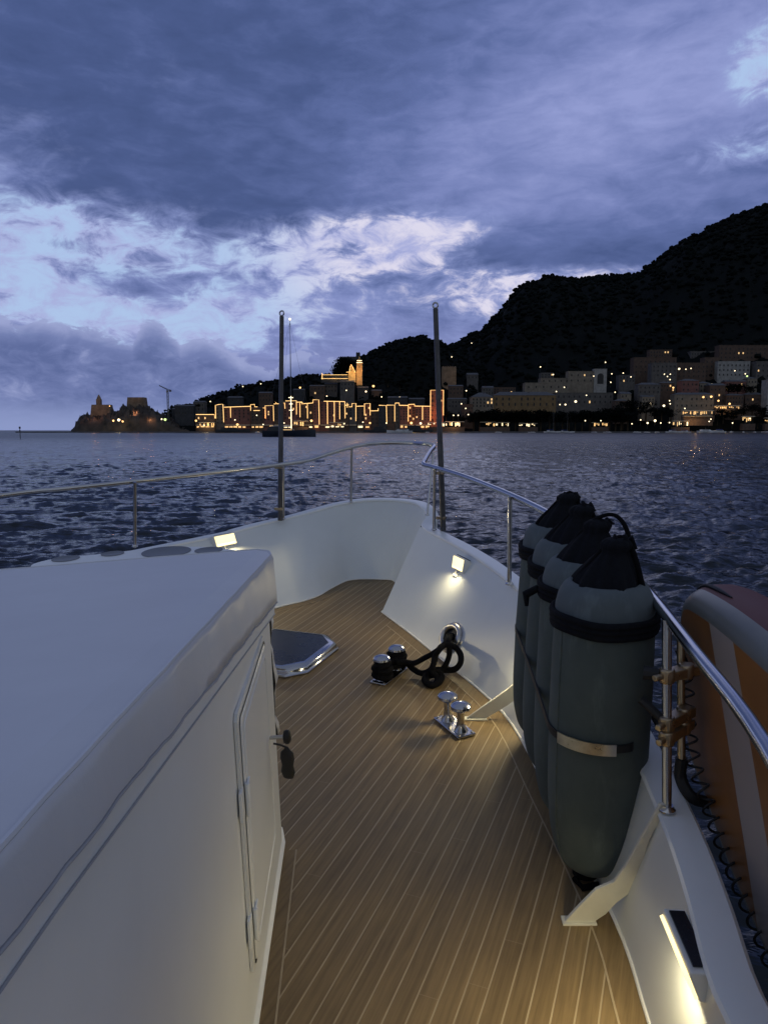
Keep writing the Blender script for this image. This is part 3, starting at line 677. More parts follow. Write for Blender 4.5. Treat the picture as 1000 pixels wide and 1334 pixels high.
T['bluecover'] = tmat('blue_canvas', (.04, .07, .25)); T['awning'] = tmat('cream_awning', (.5, .42, .3))
T['strip'] = emat('string_light_glow', (1.0, .60, .22), 1.9); T['lampw'] = emat('white_lamp_glow', (1.0, .80, .50), 2.6); T['lampo'] = emat('orange_lamp_glow', (1.0, .55, .20), 2.4)
T['win'] = emat('lit_window', (1.0, .62, .26), .9); T['shop'] = emat('lit_shopfront', (1.0, .60, .24), 1.1); T['shopw'] = emat('bright_shopfront', (1.0, .80, .48), 1.6)
T['lampg'] = emat('green_white_lamp', (.75, 1.0, .35), 1.6)
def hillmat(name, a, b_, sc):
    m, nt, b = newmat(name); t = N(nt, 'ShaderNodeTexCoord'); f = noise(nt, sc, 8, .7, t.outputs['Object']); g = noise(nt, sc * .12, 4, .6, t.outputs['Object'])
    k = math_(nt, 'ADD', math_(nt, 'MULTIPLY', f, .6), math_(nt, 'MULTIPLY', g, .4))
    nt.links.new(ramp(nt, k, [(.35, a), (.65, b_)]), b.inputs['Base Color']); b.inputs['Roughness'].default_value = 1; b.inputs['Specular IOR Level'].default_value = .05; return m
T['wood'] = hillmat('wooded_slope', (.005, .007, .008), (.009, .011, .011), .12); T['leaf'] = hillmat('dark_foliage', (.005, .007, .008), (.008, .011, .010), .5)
T['bark'] = tmat('bark', (.04, .03, .02))
def interp(P, x):
    if x <= P[0][0]: return P[0][1]
    for (a, b), (c, d) in zip(P, P[1:]):
        if x <= c: return b + (d - b) * (x - a) / (c - a)
    return P[-1][1]
def fbm(x, s): return sum(math.sin(x * s * f + ph) / f ** .8 for f, ph in ((1, .3), (2.3, 1.1), (4.7, 2.9), (9.1, .2), (17.3, 4.4)))
def hill(name, prof, d0, d1, x0, x1, mat_, step=3, n=26, bump_=3.0, f=.9, shore=1.0, seed=0, ease=1.0):
    """terrain: rises from the shore at distance d0 to the crest at d1 and falls away behind"""
    rr = np.random.default_rng(seed); cols = []
    xs = list(np.arange(x0, x1 + .1, step)); nx = len(xs)
    g = rr.normal(size=(n + 8, nx)); g = (g + np.roll(g, 1, 0) + np.roll(g, 1, 1) + np.roll(g, -1, 1)) / 2
    rows = []
    for k in range(n + 6):
        t = k / (n - 1); row = []
        for j, px in enumerate(xs):
            pt = at(px, interp(prof, px), d1); zr = pt.z
            y = d0 + (d1 - d0) * min(t, 1) + max(0, t - 1) * (d1 - d0) * 1.8
            if t <= 1: z = shore + (zr - shore) * (math.sin(t * PI / 2) ** ease)
            else: z = zr * (1 - (t - 1) * 2.2)
            amp = bump_ * min(1, t * 3) * (1.0 if t < 1.0 else .6)
            row.append(Vector(((px - CX) / F * y * 1.006, y, z + g[k % (n + 8), j] * amp * .5)))
        rows.append(row)
    first = [Vector((p.x, p.y - 1, -3)) for p in rows[0]]
    m = MB(); m.grid([first] + rows, 0, True); o = m.build(name, mat_, fixn=False, sharp=60); tag(o, kind='structure'); return rows
def blobs(name, rows, count, r0, r1, k0, k1, seed, flat=.8, label=None):
    """leafy canopy spread over a slope: many small ragged crowns nobody could count"""
    rr = random.Random(seed); m = MB()
    t0 = (1 + 5 ** .5) / 2
    ico = [Vector(v).normalized() for v in ((-1, t0, 0), (1, t0, 0), (-1, -t0, 0), (1, -t0, 0), (0, -1, t0), (0, 1, t0), (0, -1, -t0), (0, 1, -t0), (t0, 0, -1), (t0, 0, 1), (-t0, 0, -1), (-t0, 0, 1))]
    fc = [(0, 11, 5), (0, 5, 1), (0, 1, 7), (0, 7, 10), (0, 10, 11), (1, 5, 9), (5, 11, 4), (11, 10, 2), (10, 7, 6), (7, 1, 8), (3, 9, 4), (3, 4, 2), (3, 2, 6), (3, 6, 8), (3, 8, 9), (4, 9, 5), (2, 4, 11), (6, 2, 10), (8, 6, 7), (9, 8, 1)]
    for _ in range(count):
        k = k0 + (k1 - k0) * rr.random() ** .7; i = min(int(k), len(rows) - 1); r = rows[i]; j = rr.randrange(len(r) - 1); u = rr.random(); r2 = rows[min(i + 1, len(rows) - 1)]; p = (r[j].lerp(r[j + 1], u)).lerp(r2[j].lerp(r2[j + 1], u), k - int(k)); R = r0 + (r1 - r0) * rr.random()
        c = p + Vector((rr.uniform(-5, 5), rr.uniform(-6, 6), R * .3))
        m.add([c + Vector((v.x * R * rr.uniform(.6, 1.3), v.y * R * rr.uniform(.6, 1.3), v.z * R * flat * rr.uniform(.5, 1.35))) for v in ico], fc)
    o = m.build(name, T['leaf'], fixn=False); tag(o, label, 'woodland', kind='stuff'); return o

MOUNT = [(540, 500), (565, 478), (585, 456), (600, 452), (612, 443), (625, 440), (634, 432), (646, 418), (655, 406), (664, 392), (674, 383), (690, 378), (702, 372), (722, 371), (742, 376), (760, 373), (790, 371), (815, 369), (830, 362), (846, 350), (858, 338), (872, 329), (890, 319), (905, 312), (925, 302), (945, 294), (965, 287), (985, 279), (1000, 270), (1040, 245), (1100, 225), (1200, 205), (1400, 190), (1700, 220)]
CASTLE = [(400, 500), (430, 492), (436, 489), (445, 486), (462, 478), (474, 468), (482, 462), (495, 456), (510, 450), (530, 443.5), (548, 441), (560, 444), (575, 450), (590, 462), (615, 480), (650, 505), (690, 530)]
TOWN = [(215, 545), (232, 529), (245, 529), (256, 528), (262, 523), (275, 519), (290, 513), (305, 509), (318, 503), (335, 502), (345, 498.5), (360, 498), (372, 496), (385, 493), (400, 491), (415, 490), (440, 491), (470, 490), (500, 492), (540, 500), (600, 515), (640, 530)]
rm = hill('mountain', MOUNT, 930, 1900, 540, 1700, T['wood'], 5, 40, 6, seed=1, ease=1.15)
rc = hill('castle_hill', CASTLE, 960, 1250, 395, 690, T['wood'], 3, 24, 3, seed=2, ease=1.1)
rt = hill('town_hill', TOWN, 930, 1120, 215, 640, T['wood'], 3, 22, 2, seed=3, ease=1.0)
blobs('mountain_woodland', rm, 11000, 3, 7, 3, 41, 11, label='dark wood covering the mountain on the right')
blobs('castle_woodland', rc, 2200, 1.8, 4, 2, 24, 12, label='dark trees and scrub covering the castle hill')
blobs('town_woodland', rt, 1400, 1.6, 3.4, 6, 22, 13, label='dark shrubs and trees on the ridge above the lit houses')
PROM = [(96, 566), (100, 562), (106, 550), (110, 543), (116, 541.5), (121, 541), (128, 540), (150, 537), (158, 536), (168, 529), (180, 529), (196, 529), (202, 534), (210, 538), (220, 543), (230, 548), (240, 556), (250, 560)]
rp = hill('headland_rock', PROM, 925, 985, 97, 250, T['rock'], 1.2, 12, 4.2, seed=4, ease=.45)

QD = 905.0; zQ = 1.8
def wx(px, d): return (px - CX) / F * d * 1.006
def zz(py, d): return at(500, py, d).z
m = MB(); m.box((wx(640, 915), 915, -.2), (wx(1420, 915) - wx(205, 915), 24, 3.4)); tag(m.build('quay', T['quay']), kind='structure')
m = MB(); xq = (wx(205, 915) + wx(1420, 915)) / 2

WM = {}
def window_mesh(w, h, mt):
    key = (round(w, 1), round(h, 1), mt.name)
    if key not in WM:
        b = MB(); b.box((0, 0, 0), (w, .25, h)); b.box((0, -.16, -h / 2 - .1), (w * 1.25, .2, .18), mi=1)
        WM[key] = b.build('window', [mt, T['grey']]).data; bpy.data.objects.remove(COL.objects[-1])
    return WM[key]
NB = [0]
def part(name, mb, mats, parent): return mb.build(name, mats, parent)
def building(name, label, cat, px0, px1, pyt, pyb, d, wall='rose', depth=14, cols=0, rws=0, roof='hip', roofm='roof', lit=0, strips=(), group=None, shop=None, rh=None, seed=0, wsize=(1.6, 2.4), down=6):
    NB[0] += 1; rr = random.Random(seed + NB[0] * 7); x0, x1 = wx(px0, d), wx(px1, d); zt, zb = zz(pyt, d), zz(pyb, d); W = x1 - x0; Hh = zt - zb
    o = thing(name, label, cat, ((x0 + x1) / 2, d, zb), group=group)
    b = MB(); b.box((0, depth / 2, (Hh - down) / 2), (W, depth, Hh + down))
    if roof != 'flat': b.box((0, depth / 2, Hh - .25), (W + .7, depth + .7, .45))
    part('wall', b, T[wall], o)
    if roof in ('hip', 'gable'):
        h = rh if rh else min(W, depth) * .22; e = .5; i_ = min(W, depth) * .45 if roof == 'hip' else 0
        vs = [(-W / 2 - e, -e, Hh), (W / 2 + e, -e, Hh), (W / 2 + e, depth + e, Hh), (-W / 2 - e, depth + e, Hh), (-W / 2 + i_, depth / 2, Hh + h), (W / 2 - i_, depth / 2, Hh + h)]
        b = MB(); b.add(vs, [(0, 1, 5, 4), (1, 2, 5), (2, 3, 4, 5), (3, 0, 4), (0, 3, 2, 1)]); rf = part('roof', b, T[roofm], o)
        if rr.random() < .7:
            b = MB(); b.box((W * rr.uniform(-.3, .3), depth * .4, Hh + h * .7), (1.2, 1.2, 2.2)); part('chimney', b, T['umber'], rf)
    elif roof == 'flat':
        b = MB(); b.box((0, depth / 2, Hh + .3), (W + .4, depth + .4, .6)); part('parapet', b, T[wall], o)
    if cols and rws:
        ww, wh = wsize; z0 = Hh * (.16 if not shop else .34); pitch = (Hh * .93 - z0) / rws
        ww = min(ww, W / cols * .5); wh = min(wh, pitch * .62)
        for r in range(rws):
            for c in range(cols):
                if rr.random() < .06: continue
                L = rr.random() < lit; me = window_mesh(ww, wh, T['win'] if L else T['dark'])
                wo = bpy.data.objects.new('window', me); COL.objects.link(wo); wo.parent = o
                wo.location = (-W / 2 + W * (c + .5) / cols, -.06, z0 + pitch * (r + .5))
    if shop:
        n = max(1, int(W / 5)); mt = T['shopw'] if shop == 'w' else T['shop']
        for c in range(n):
            if rr.random() < .2: continue
            b = MB(); w = W / n * rr.uniform(.45, .85); h = rr.uniform(1.6, 2.8); b.box((-W / 2 + W * (c + .5) / n, -.1, h / 2 + .4), (w, .3, h)); part('shopfront', b, mt, o)
        b = MB(); b.prism([(-W / 2 + .5, -.1, 4.2), (-W / 2 + .5, -2.6, 3.3), (-W / 2 + .5, -2.6, 3.1), (-W / 2 + .5, -.1, 4.0)], (W - 1, 0, 0)); part('awning', b, T['awning'], o)
    for s in strips:
        P = [Vector((wx(px, d) - (x0 + x1) / 2, -.5, zz(py, d) - zb)) for px, py in s]
        b = MB(); b.tube(P, .34, 5, cap=True); part('light_string', b, T['strip'], o)
    return o
G1 = 'tall narrow houses outlined with lights along the harbour front'
d = 920
row = [ # px0 px1 top wall cols rows strips shop label
 (258, 283, 541, 'umber', 3, 2, [[(259, 540), (282.5, 540), (283.5, 545)]], 'o', 'low building at the left end of the lit front, lights along its roof edge'),
 (284, 295, 528, 'grey', 2, 5, [[(284.2, 545), (284.2, 528), (288, 527), (294, 526.6), (294.5, 550)]], None, 'narrow grey house, leftmost one with lights tracing its roof and both sides'),
 (295, 329, 531, 'rose', 6, 4, [[(295, 530.5), (329, 529.3)], [(303.5, 530.3), (303.5, 544)]], 'o', 'wide rose house with a level roof light line and one short line down'),
 (329, 345, 532, 'umber', 3, 4, [[(329.3, 535), (329.3, 527.2), (334.5, 526.8), (334.5, 530), (338, 530)], [(333, 534.8), (341, 534.8)]], 'o', 'umber house with a small lit box of lights on its left roof corner'),
 (345, 359, 529.5, 'rose', 3, 5, [[(345, 531.5), (348, 531.5), (348, 545), (348, 528.6), (358.4, 528.2), (358.6, 548.5)]], 'o', 'rose house behind the navy yacht stern with lights down both sides'),
 (359, 371, 527, 'umber', 2, 5, [[(359, 526.2), (361.5, 526.2), (361.5, 524), (363, 526), (366, 526)]], 'w', 'umber house behind the left flag pole with a small peak of lights on its roof'),
 (371, 392, 524.5, 'rose', 4, 5, [[(370, 525.3), (373, 525), (373.3, 532.5)], [(374, 522.3), (388, 522), (388, 540)], [(388, 524), (395, 523.7), (395, 526.5)]], 'w', 'tall rose house behind the navy yacht mast with stepped lights along its roof'),
 (392, 409, 526, 'umber', 3, 5, [[(392.4, 543.5), (392.4, 524.5), (396, 524.5)], [(396, 526), (409, 525)], [(402, 525.6), (402, 545)]], 'w', 'umber house with two light lines behind the bow of the navy yacht'),
 (409, 418, 521.5, 'rose', 2, 6, [[(409, 525), (409.3, 520.8), (416.6, 520.8), (417, 553)]], 'o', 'narrow tall rose house with one long light line down its right edge'),
 (418, 443.5, 523.5, 'rose', 5, 6, [[(423, 522.7), (450, 523.2)], [(427.6, 523), (427.6, 552.5)], [(436.4, 523), (436.4, 551)], [(443.3, 523.2), (443.3, 546)]], 'w', 'broad rose block carrying three long parallel light lines down its front'),
 (443.5, 455, 528, 'umber', 2, 5, [[(450, 523.5), (450.2, 545)], [(450.5, 528), (455, 527.5)], [(453, 531), (453, 525)]], 'w', 'umber house with a light line down its middle right of the broad rose block'),
 (455, 465, 526.5, 'grey', 2, 5, [[(455, 530), (459, 530), (459, 525.8), (464, 525.5), (464, 548.5)]], 'o', 'narrow grey house with a hook of lights at its roof corner'),
 (465, 474.5, 530, 'umber', 2, 4, [[(465, 529.3), (474, 529)]], 'w', 'low umber house under a short level light line, below the bell tower'),
 (474.5, 483, 527, 'brick', 2, 4, [[(475, 541), (475, 525.8), (482.2, 525.6), (482.2, 541)]], 'o', 'small brick house framed by lights on three sides'),
 (483, 493, 536, 'umber', 2, 3, [[(482.5, 535.3), (493, 535)], [(492.5, 535), (492.5, 532)]], None, 'lowest umber house of the lit front with a level light line'),
 (493, 503.5, 529, 'slate', 2, 5, [[(493.5, 528), (503, 528.3), (503.6, 552)]], None, 'dark slate house with lit roof and right side behind the moored motor yachts'),
 (503.5, 514, 528, 'umber', 2, 5, [[(503.5, 527.8), (513.7, 527.8), (513.8, 549)]], None, 'umber house with its roof and right edge lit, one right of the dark slate house'),
 (514, 520, 525.5, 'grey', 1, 5, [[(514.2, 527), (514.5, 525), (519.4, 525), (519.6, 528)]], None, 'very narrow grey house with a little lit step on its roof'),
 (520, 531, 528.8, 'rose', 3, 5, [[(519.7, 528), (531, 528.2)], [(531, 528.2), (531, 549)]], 'o', 'rose house with a lit roof edge and a line down to a bright doorway'),
 (531, 540, 527.3, 'brick', 2, 5, [[(531.2, 530), (531.2, 527), (539, 526.6), (539.2, 529.3)]], 'o', 'brick red house with a raised lit roof edge, above an orange shopfront'),
 (540, 559, 530, 'rose', 5, 5, [[(539.5, 529), (559, 529.3)], [(549.3, 529.2), (549.3, 547)]], 'o', 'wide rose house directly left of the lit tower with one light line down'),
]
for i, (a, b_, t_, wl, c_, r_, st_, sh, lb) in enumerate(row):
    building('harbour_house', lb, 'house', a + .15, b_ - .15, t_, 557.6, d + (i * 37 % 5) * .8, wl, 12, c_, r_, 'gable', 'roof', .07, st_, G1, sh, rh=1.6)
building('stone_tower', 'tall square brick red tower outlined with lights at the right end of the lit houses', 'tower', 559.3, 576, 509, 558, 922, 'brick', 16, 3, 6, 'flat', lit=.05, strips=[[(559.5, 548), (559.5, 508.3), (576, 508.3), (576, 541)]])
# upper rows of unlit houses on the slope behind
up = [(232, 256, 529, 'slate', 'wide dark slate block right of the crane'), (256, 270, 524, 'grey', 'grey block on the slope above the warm garages'), (243, 262, 538, 'grey', 'pale grey house at the foot of the crane slope'), (228, 243, 533, 'slate', 'dark slate house just behind the crane'),
      (300, 318, 518, 'slate', 'dark house on the slope above the leftmost light lines'), (340, 356, 512, 'umber', 'umber house on the slope behind the left flag pole'), (384, 398, 508, 'slate', 'dark slate house on the slope right of the yacht mast'), (405, 424, 503, 'umber', 'long umber house below the lit church terrace'),
      (424, 440, 500, 'grey', 'grey arcaded house directly under the lit terrace wall'), (444, 462, 497, 'grey', 'grey house under the church front'), (466, 480, 505, 'slate', 'dark house on the slope below the bell tower'), (484, 497, 509, 'umber', 'umber house beside the oval yellow lamp'),
      (505, 530, 518, 'slate', 'long slate roofed house above the motor yachts'), (532, 552, 520, 'slate', 'long slate roofed house left of the lit tower'), (583, 601, 503, 'umber', 'umber wall tower on the slope right of the lit tower'), (582, 606, 520, 'grey', 'grey terraced house among white lamps right of the tower')]
for i, (a, b_, t_, wl, lb) in enumerate(up):
    building('hillside_house', lb, 'house', a, b_, t_, t_ + 14, 955 + (i % 4) * 9 if t_ > 510 else 985 + (i % 3) * 9, wl, 14, max(2, int((b_ - a) / 4)), 2, 'gable', 'slate_roof', .03, (), 'unlit houses stepping up the hill behind the lit front', None, rh=2, down=16)
# promenade tents / restaurants
def pavilion(lb, px0, px1, pyt, d, mt, pyb=556.5):
    x0, x1 = wx(px0, d), wx(px1, d); W = x1 - x0; zt = zz(pyt, d); zb_ = zz(pyb, d); o = thing('harbour_restaurant', lb, 'restaurant', ((x0 + x1) / 2, d, zb_)); h = zt - zb_
    b = MB(); b.box((0, 3, -4), (W + 1, 7, 8)); part('base_wall', b, T['umber'], o)
    b = MB(); b.box((0, 2.5, h + .15), (W + .6, 6, .3)); b.prism([(-W / 2 - .3, -.6, h + .3), (-W / 2 - .3, 5.6, h + .3), (-W / 2 - .3, 2.5, h + 1.0)], (W + .6, 0, 0)); part('roof', b, T['awning'], o)
    n = max(2, int(W / 2.2)); rr = random.Random(int(px0))
    for i in range(n):
        xx = -W / 2 + W * (i + .5) / n
        if rr.random() < .3: continue
        hh = h * rr.uniform(.15, .8); b = MB(); b.box((xx, 3 + rr.random(), (h - hh) * rr.uniform(.5, 1) + hh / 2), (W / n * rr.uniform(.3, .95), .2, hh)); part('lit_panel', b, mt if rr.random() < .7 else T['win'], o)
        b = MB(); b.tube([(xx + W / n / 2, 0, 0), (xx + W / n / 2, 0, h)], .12, 6); part('post', b, T['metal'], o)
    return o
pavilion('bright yellow lit restaurant terrace at the foot of the tower', 556, 578, 551, 905, T['shopw']); pavilion('bright restaurant terrace right of the right flag pole', 579, 603, 550, 905, T['shopw'])
pavilion('lit arcade restaurant under the dark trees below the pale hotel wing', 624, 643, 550.5, 906, T['shop']); pavilion('small lit restaurant with orange lamps under the arcade trees', 644, 661, 551, 906, T['shopw']); pavilion('lit kiosk terrace in the gap of the dark trees', 674, 697, 552, 906, T['shopw'])
pavilion('lit terrace with white lamps at the right end of the tree row', 768, 788, 551, 906, T['shop']); pavilion('two storey glowing restaurant above the white moored boats', 884, 923, 535.5, 915, T['shop'], 541)
pavilion('lower lit floor of the two storey restaurant on the right waterfront', 885, 921, 542.5, 912, T['shop'], 546); pavilion('low bright terrace by the water left of the glowing restaurant', 872, 892, 549, 907, T['shopw'])
pavilion('orange lit terrace on the upper right road', 925, 957, 529, 940, T['shop'], 533); pavilion('small square lit kiosk on the right waterfront', 961, 976, 543, 908, T['win'], 552); pavilion('lit waterfront bar at the right edge', 990, 1012, 545, 908, T['shop'], 552)
pavilion('warm lit terrace behind the bow of the navy yacht', 384, 402, 549, 906, T['shop']); pavilion('bright market stalls on the quay behind the motor yachts', 430, 450, 551, 906, T['shopw']); pavilion('warm lit arches at the far left of the quay', 262, 282, 551, 908, T['shop'])

# the hotels and villas on the right
building('hotel', 'long ochre hotel with two rows of dark windows above the dark tree row', 'hotel', 640, 720, 515, 533, 960, 'ochre', 22, 10, 2, 'hip', 'slate_roof', 0, (), None, None, rh=5, wsize=(1.8, 3.6), down=8)
building('hotel', 'pale end wing of the hotel with one bright white lit balcony', 'hotel', 612, 640, 517, 533.5, 958, 'cream', 24, 6, 3, 'hip', 'slate_roof', .12, (), None, None, rh=6, wsize=(1.8, 2.6), down=8)
building('hotel', 'grey purple hotel block right of the ochre hotel', 'hotel', 720, 793, 512, 530, 975, 'grey', 22, 11, 2, 'flat', lit=.05, wsize=(1.8, 3.0), down=10)
building('terraced_block', 'long low terraced building above the ochre hotel roof', 'building', 680, 737, 499, 510, 1000, 'cream', 18, 6, 1, 'flat', down=10); building('terraced_block', 'upper long terrace just left of the arched villa', 'building', 700, 737, 493, 500, 1015, 'cream', 18, 5, 1, 'flat', down=10)
v = building('arched_villa', 'pale villa with a big round arch on its right tower', 'villa', 735, 768, 484, 502, 1010, 'cream', 16, 4, 2, 'flat', lit=.08, down=12)
vt = building('villa_tower', 'pale tower with a tall round topped arch beside the villa', 'tower', 768, 784, 481, 504, 1008, 'white', 10, 0, 0, 'flat', down=10)
b = MB(); xs_ = [(math.cos(a) * 4.2, -.15, 14 + math.sin(a) * 4.2) for a in [PI * i / 12 for i in range(13)]]; b.prism([(4.2, -.15, 4)] + xs_ + [(-4.2, -.15, 4)], (0, .2, 0)); part('arch', b, T['dark'], vt)
rt_ = [('house', 'low pale house with a hipped roof under the big blocks', 825, 853, 501, 516, 960, 'grey', 5, 2, 'hip'), ('block', 'wide dark apartment block highest on the left of the right hillside', 818, 872, 466, 492, 1060, 'umber', 9, 3, 'flat'), ('block', 'grey apartment block with lit lamps at its right corner', 841, 873, 473, 495, 1020, 'grey', 6, 3, 'flat'),
       ('block', 'dark umber block right of the two lamps on the hillside', 873, 910, 473, 497, 1040, 'umber', 6, 3, 'flat'), ('block', 'tall dark umber block left of the pale paired blocks', 908, 926, 466, 498, 1050, 'umber', 3, 4, 'flat'), ('block', 'long pale brown top block under the mountain slope', 926, 992, 450, 472, 1080, 'umber', 12, 3, 'flat'),
       ('block', 'pale grey block with balconies below the long top block', 925, 966, 471, 495, 1040, 'white', 8, 3, 'flat'), ('block', 'grey block with a pale cornice near the right edge', 974, 1016, 471, 497, 1030, 'grey', 7, 3, 'flat'), ('block', 'dark rose house stepping up behind the seafront villa', 880, 902, 496, 514, 970, 'rose', 4, 2, 'hip'),
       ('house', 'small dark gabled house right of the twin white lamps', 916, 936, 502, 530, 965, 'umber', 4, 3, 'gable'), ('villa', 'grey purple seafront villa with two lit upper windows above the glowing restaurant', 872, 922, 514, 536, 945, 'cream', 8, 2, 'hip'), ('house', 'white house cut by the right edge of the photo', 990, 1022, 495, 527, 950, 'white', 4, 3, 'flat'),
       ('house', 'dark broad house under trees left of the white house', 962, 988, 514, 528, 965, 'umber', 4, 1, 'hip'), ('house', 'faint pale house high on the dark slope above the hotel wing', 606, 620, 488, 496, 1080, 'grey', 3, 1, 'gable'), ('house', 'low pale house at the right of the grey purple hotel', 803, 816, 513, 520, 960, 'cream', 3, 1, 'gable')]
for i, (n_, lb, a, b_, t_, bt, dd, wl, c_, r_, rf) in enumerate(rt_):
    building({'block': 'apartment_block', 'house': 'hillside_house', 'villa': 'seafront_villa'}[n_], lb, n_ if n_ != 'block' else 'apartment block', a, b_, t_, bt, dd, wl, 16, c_, r_, rf, 'slate_roof', .02 if n_ == 'block' else .05, (), None, None, rh=3, down=18)

fill = [(800, 820, 489, 500, 1035, 'grey', 'flat', 'dim grey house low on the dark slope left of the wide dark block'), (853, 871, 499, 513, 985, 'umber', 'hip', 'umber house between the low pale house and the dark rose house'), (903, 916, 499, 514, 985, 'cream', 'hip', 'pale narrow house right of the dark rose house'),
 (936, 962, 497, 512, 1000, 'rose', 'gable', 'rose house below the pale block with balconies'), (964, 976, 493, 510, 1005, 'cream', 'hip', 'pale narrow house left of the right edge blocks'), (890, 925, 458, 470, 1110, 'grey', 'flat', 'dim long house on the dark slope left of the long top block'), (838, 866, 456, 467, 1120, 'umber', 'flat', 'dim umber block highest above the wide dark apartment block'),
 (938, 960, 515, 529, 958, 'umber', 'hip', 'umber house behind the orange lit road terrace'), (830, 846, 517, 530, 950, 'cream', 'gable', 'small pale house just below the low pale house'), (796, 812, 522, 534, 950, 'umber', 'hip', 'small umber house right of the grey purple hotel'), (700, 716, 486, 494, 1060, 'grey', 'flat', 'faint grey house on the slope above the terraces'), (640, 668, 505, 514, 1010, 'umber', 'flat', 'dim long house behind the left part of the ochre hotel'),
 (626, 640, 505, 516, 1000, 'grey', 'gable', 'small dim house behind the pale hotel wing'), (600, 614, 527, 545, 940, 'umber', 'flat', 'narrow umber house left of the pale hotel wing')]
for a, b_, t_, bt, dd, wl, rf, lb in fill: building('hillside_house', lb, 'house', a, b_, t_, bt, dd, wl, 14, max(3, int((b_ - a) / 3.5)), 2, rf, 'slate_roof', .06, (), None, None, rh=2.5, down=18)

# the lit church
ch = building('church', 'yellow lit church front with a small arched belfry beside the orange bell tower', 'church', 454.5, 464, 484, 492.5, 1000, 'church', 12, 0, 0, 'gable', rh=2.2)
dC = 1000; b = MB(); cxw = wx(459.2, dC)
def P3(px, py, yy=0): return (wx(px, dC) - cxw, yy, zz(py, dC) - zz(492.5, dC))
b.prism([P3(456, 484, -.4), P3(456, 479), P3(457, 476), P3(458.3, 474.8), P3(459.6, 476), P3(460.6, 479), P3(461.5, 483), P3(463.5, 485), P3(463.5, 484.6, -.4)], (0, 1.5, 0)); part('belfry', b, T['church'], ch)
for px, py, r in ((458.2, 478, .55), (458.2, 482.3, .8)):
    b = MB(); q = P3(px, py, -.5); b.box(q, (r * 1.6, .2, r * 2.6)); part('opening', b, T['dark'], ch)
b = MB(); b.tube([P3(452, 485, -.8), P3(456, 484.5, -.8), P3(457, 477.5, -.8), P3(458.4, 475, -.8), P3(460, 478, -.8), P3(463.4, 485, -.8)], .28, 5); part('light_string', b, T['strip'], ch)
bt_ = thing('bell_tower', 'orange lit church bell tower with a small lantern top', 'bell tower', (wx(468.6, dC), dC + 2, zz(492, dC)))
def Q3(px, py): return (wx(px, dC) - wx(468.6, dC), zz(py, dC) - zz(492, dC))
b = MB(); x0, z0 = Q3(465, 492); x1, z1 = Q3(472.3, 473); b.box(((x0 + x1) / 2, 4, (z1 - 10) / 2 - 0), (x1 - x0, 7.6, z1 + 10)); b.box(((x0 + x1) / 2, 4, z1 * .5), (x1 - x0 + .5, 8.1, .5)); b.box(((x0 + x1) / 2, 4, z1), (x1 - x0 + .9, 8.5, .6)); part('shaft', b, T['church'], bt_)
b = MB(); b.lathe([(3.2, z1 + .3), (3.2, z1 + 3.4), (3.6, z1 + 3.6), (2.4, z1 + 5.0), (1.2, z1 + 6.0), (.9, z1 + 7.6), (.2, z1 + 9.6)], 8, (0, 4, 0), smooth=False); part('lantern', b, T['church'], bt_)
for zz_, w_ in ((z1 + 3.5, 3.4), (z1 + .8, 3.9)):
    b = MB(); b.tube([(-w_, .1, zz_), (w_, .1, zz_)], .3, 5); part('light_string', b, T['lampw'], bt_)
b = MB(); b.box((0, .12, z1 * .75), (1.4, .2, 2.4)); part('opening', b, T['umber'], bt_)
tw = thing('terrace_wall', 'long terrace wall left of the church with two bright lines of light', 'wall', (wx(437, 998), 998, zz(495, 998)))
b = MB(); xa, xb = wx(420, 998) - wx(437, 998), wx(454, 998) - wx(437, 998); b.box((0, 3, 1), ((xb - xa), 5, 9)); part('wall', b, T['slate'], tw)
for py, a, c in ((488.3, 421, 453), (493.2, 420, 454)):
    b = MB(); b.tube([(wx(a, 998) - wx(437, 998), -.2, zz(py, 998) - zz(495, 998)), (wx(c, 998) - wx(437, 998), -.2, zz(py, 998) - zz(495, 998))], .24, 5); part('light_string', b, T['strip'], tw)
b = MB(); b.tube([(xa + 1.2, -.2, 1), (xa + 1.2, -.2, zz(486, 998) - zz(495, 998))], .4, 5); part('light_string', b, T['strip'], tw)
# castle walls and towers on the crest
def block(name, lb, cat, px0, px1, pyt, pyb, d, wl='castle', dep=12, crenel=True, tap=1.0):
    x0, x1 = wx(px0, d), wx(px1, d); zt, zb = zz(pyt, d), zz(pyb, d); o = thing(name, lb, cat, ((x0 + x1) / 2, d, zb)); W = x1 - x0; b = MB(); b.box((0, dep / 2, (zt - zb - 8) / 2), (W, dep, zt - zb + 8), taper=tap); part('wall', b, T[wl], o)
    if crenel:
        n = max(2, int(W / 3)); b = MB()
        for i in range(n): b.box((-W / 2 * tap + W * tap * (i + .5) / n, .5, zt - zb + .5), (W / n * .5, 1, 1.0))
        b.box((0, .6, zt - zb + .05), (W * tap + .3, 1.3, .25)); part('battlement', b, T[wl], o)
    return o
block('castle_tower', 'small dark square watchtower on the crest behind the bell tower', 'tower', 464.5, 469.5, 459.5, 470, 1200); block('castle_wall', 'long dark castle wall along the top of the castle hill', 'castle wall', 487, 566, 458, 470, 1190)
block('castle_tower', 'round shouldered dark keep at the right end of the castle crest', 'tower', 560, 574, 443, 470, 1230); block('castle_wall', 'dark low bastion left of the watchtower', 'castle wall', 444, 465, 465, 492, 1100)
block('castle_wall', 'dark wall running down the slope right of the castle keep', 'castle wall', 574, 592, 478, 500, 1050, 'stone'); block('watch_tower', 'small dark tower on the ridge right of the yacht mast', 'tower', 390, 397, 488, 498, 1100); block('watch_tower', 'tiny dark tower on the ridge just behind the yacht mast', 'tower', 376, 383, 491, 498, 1100)
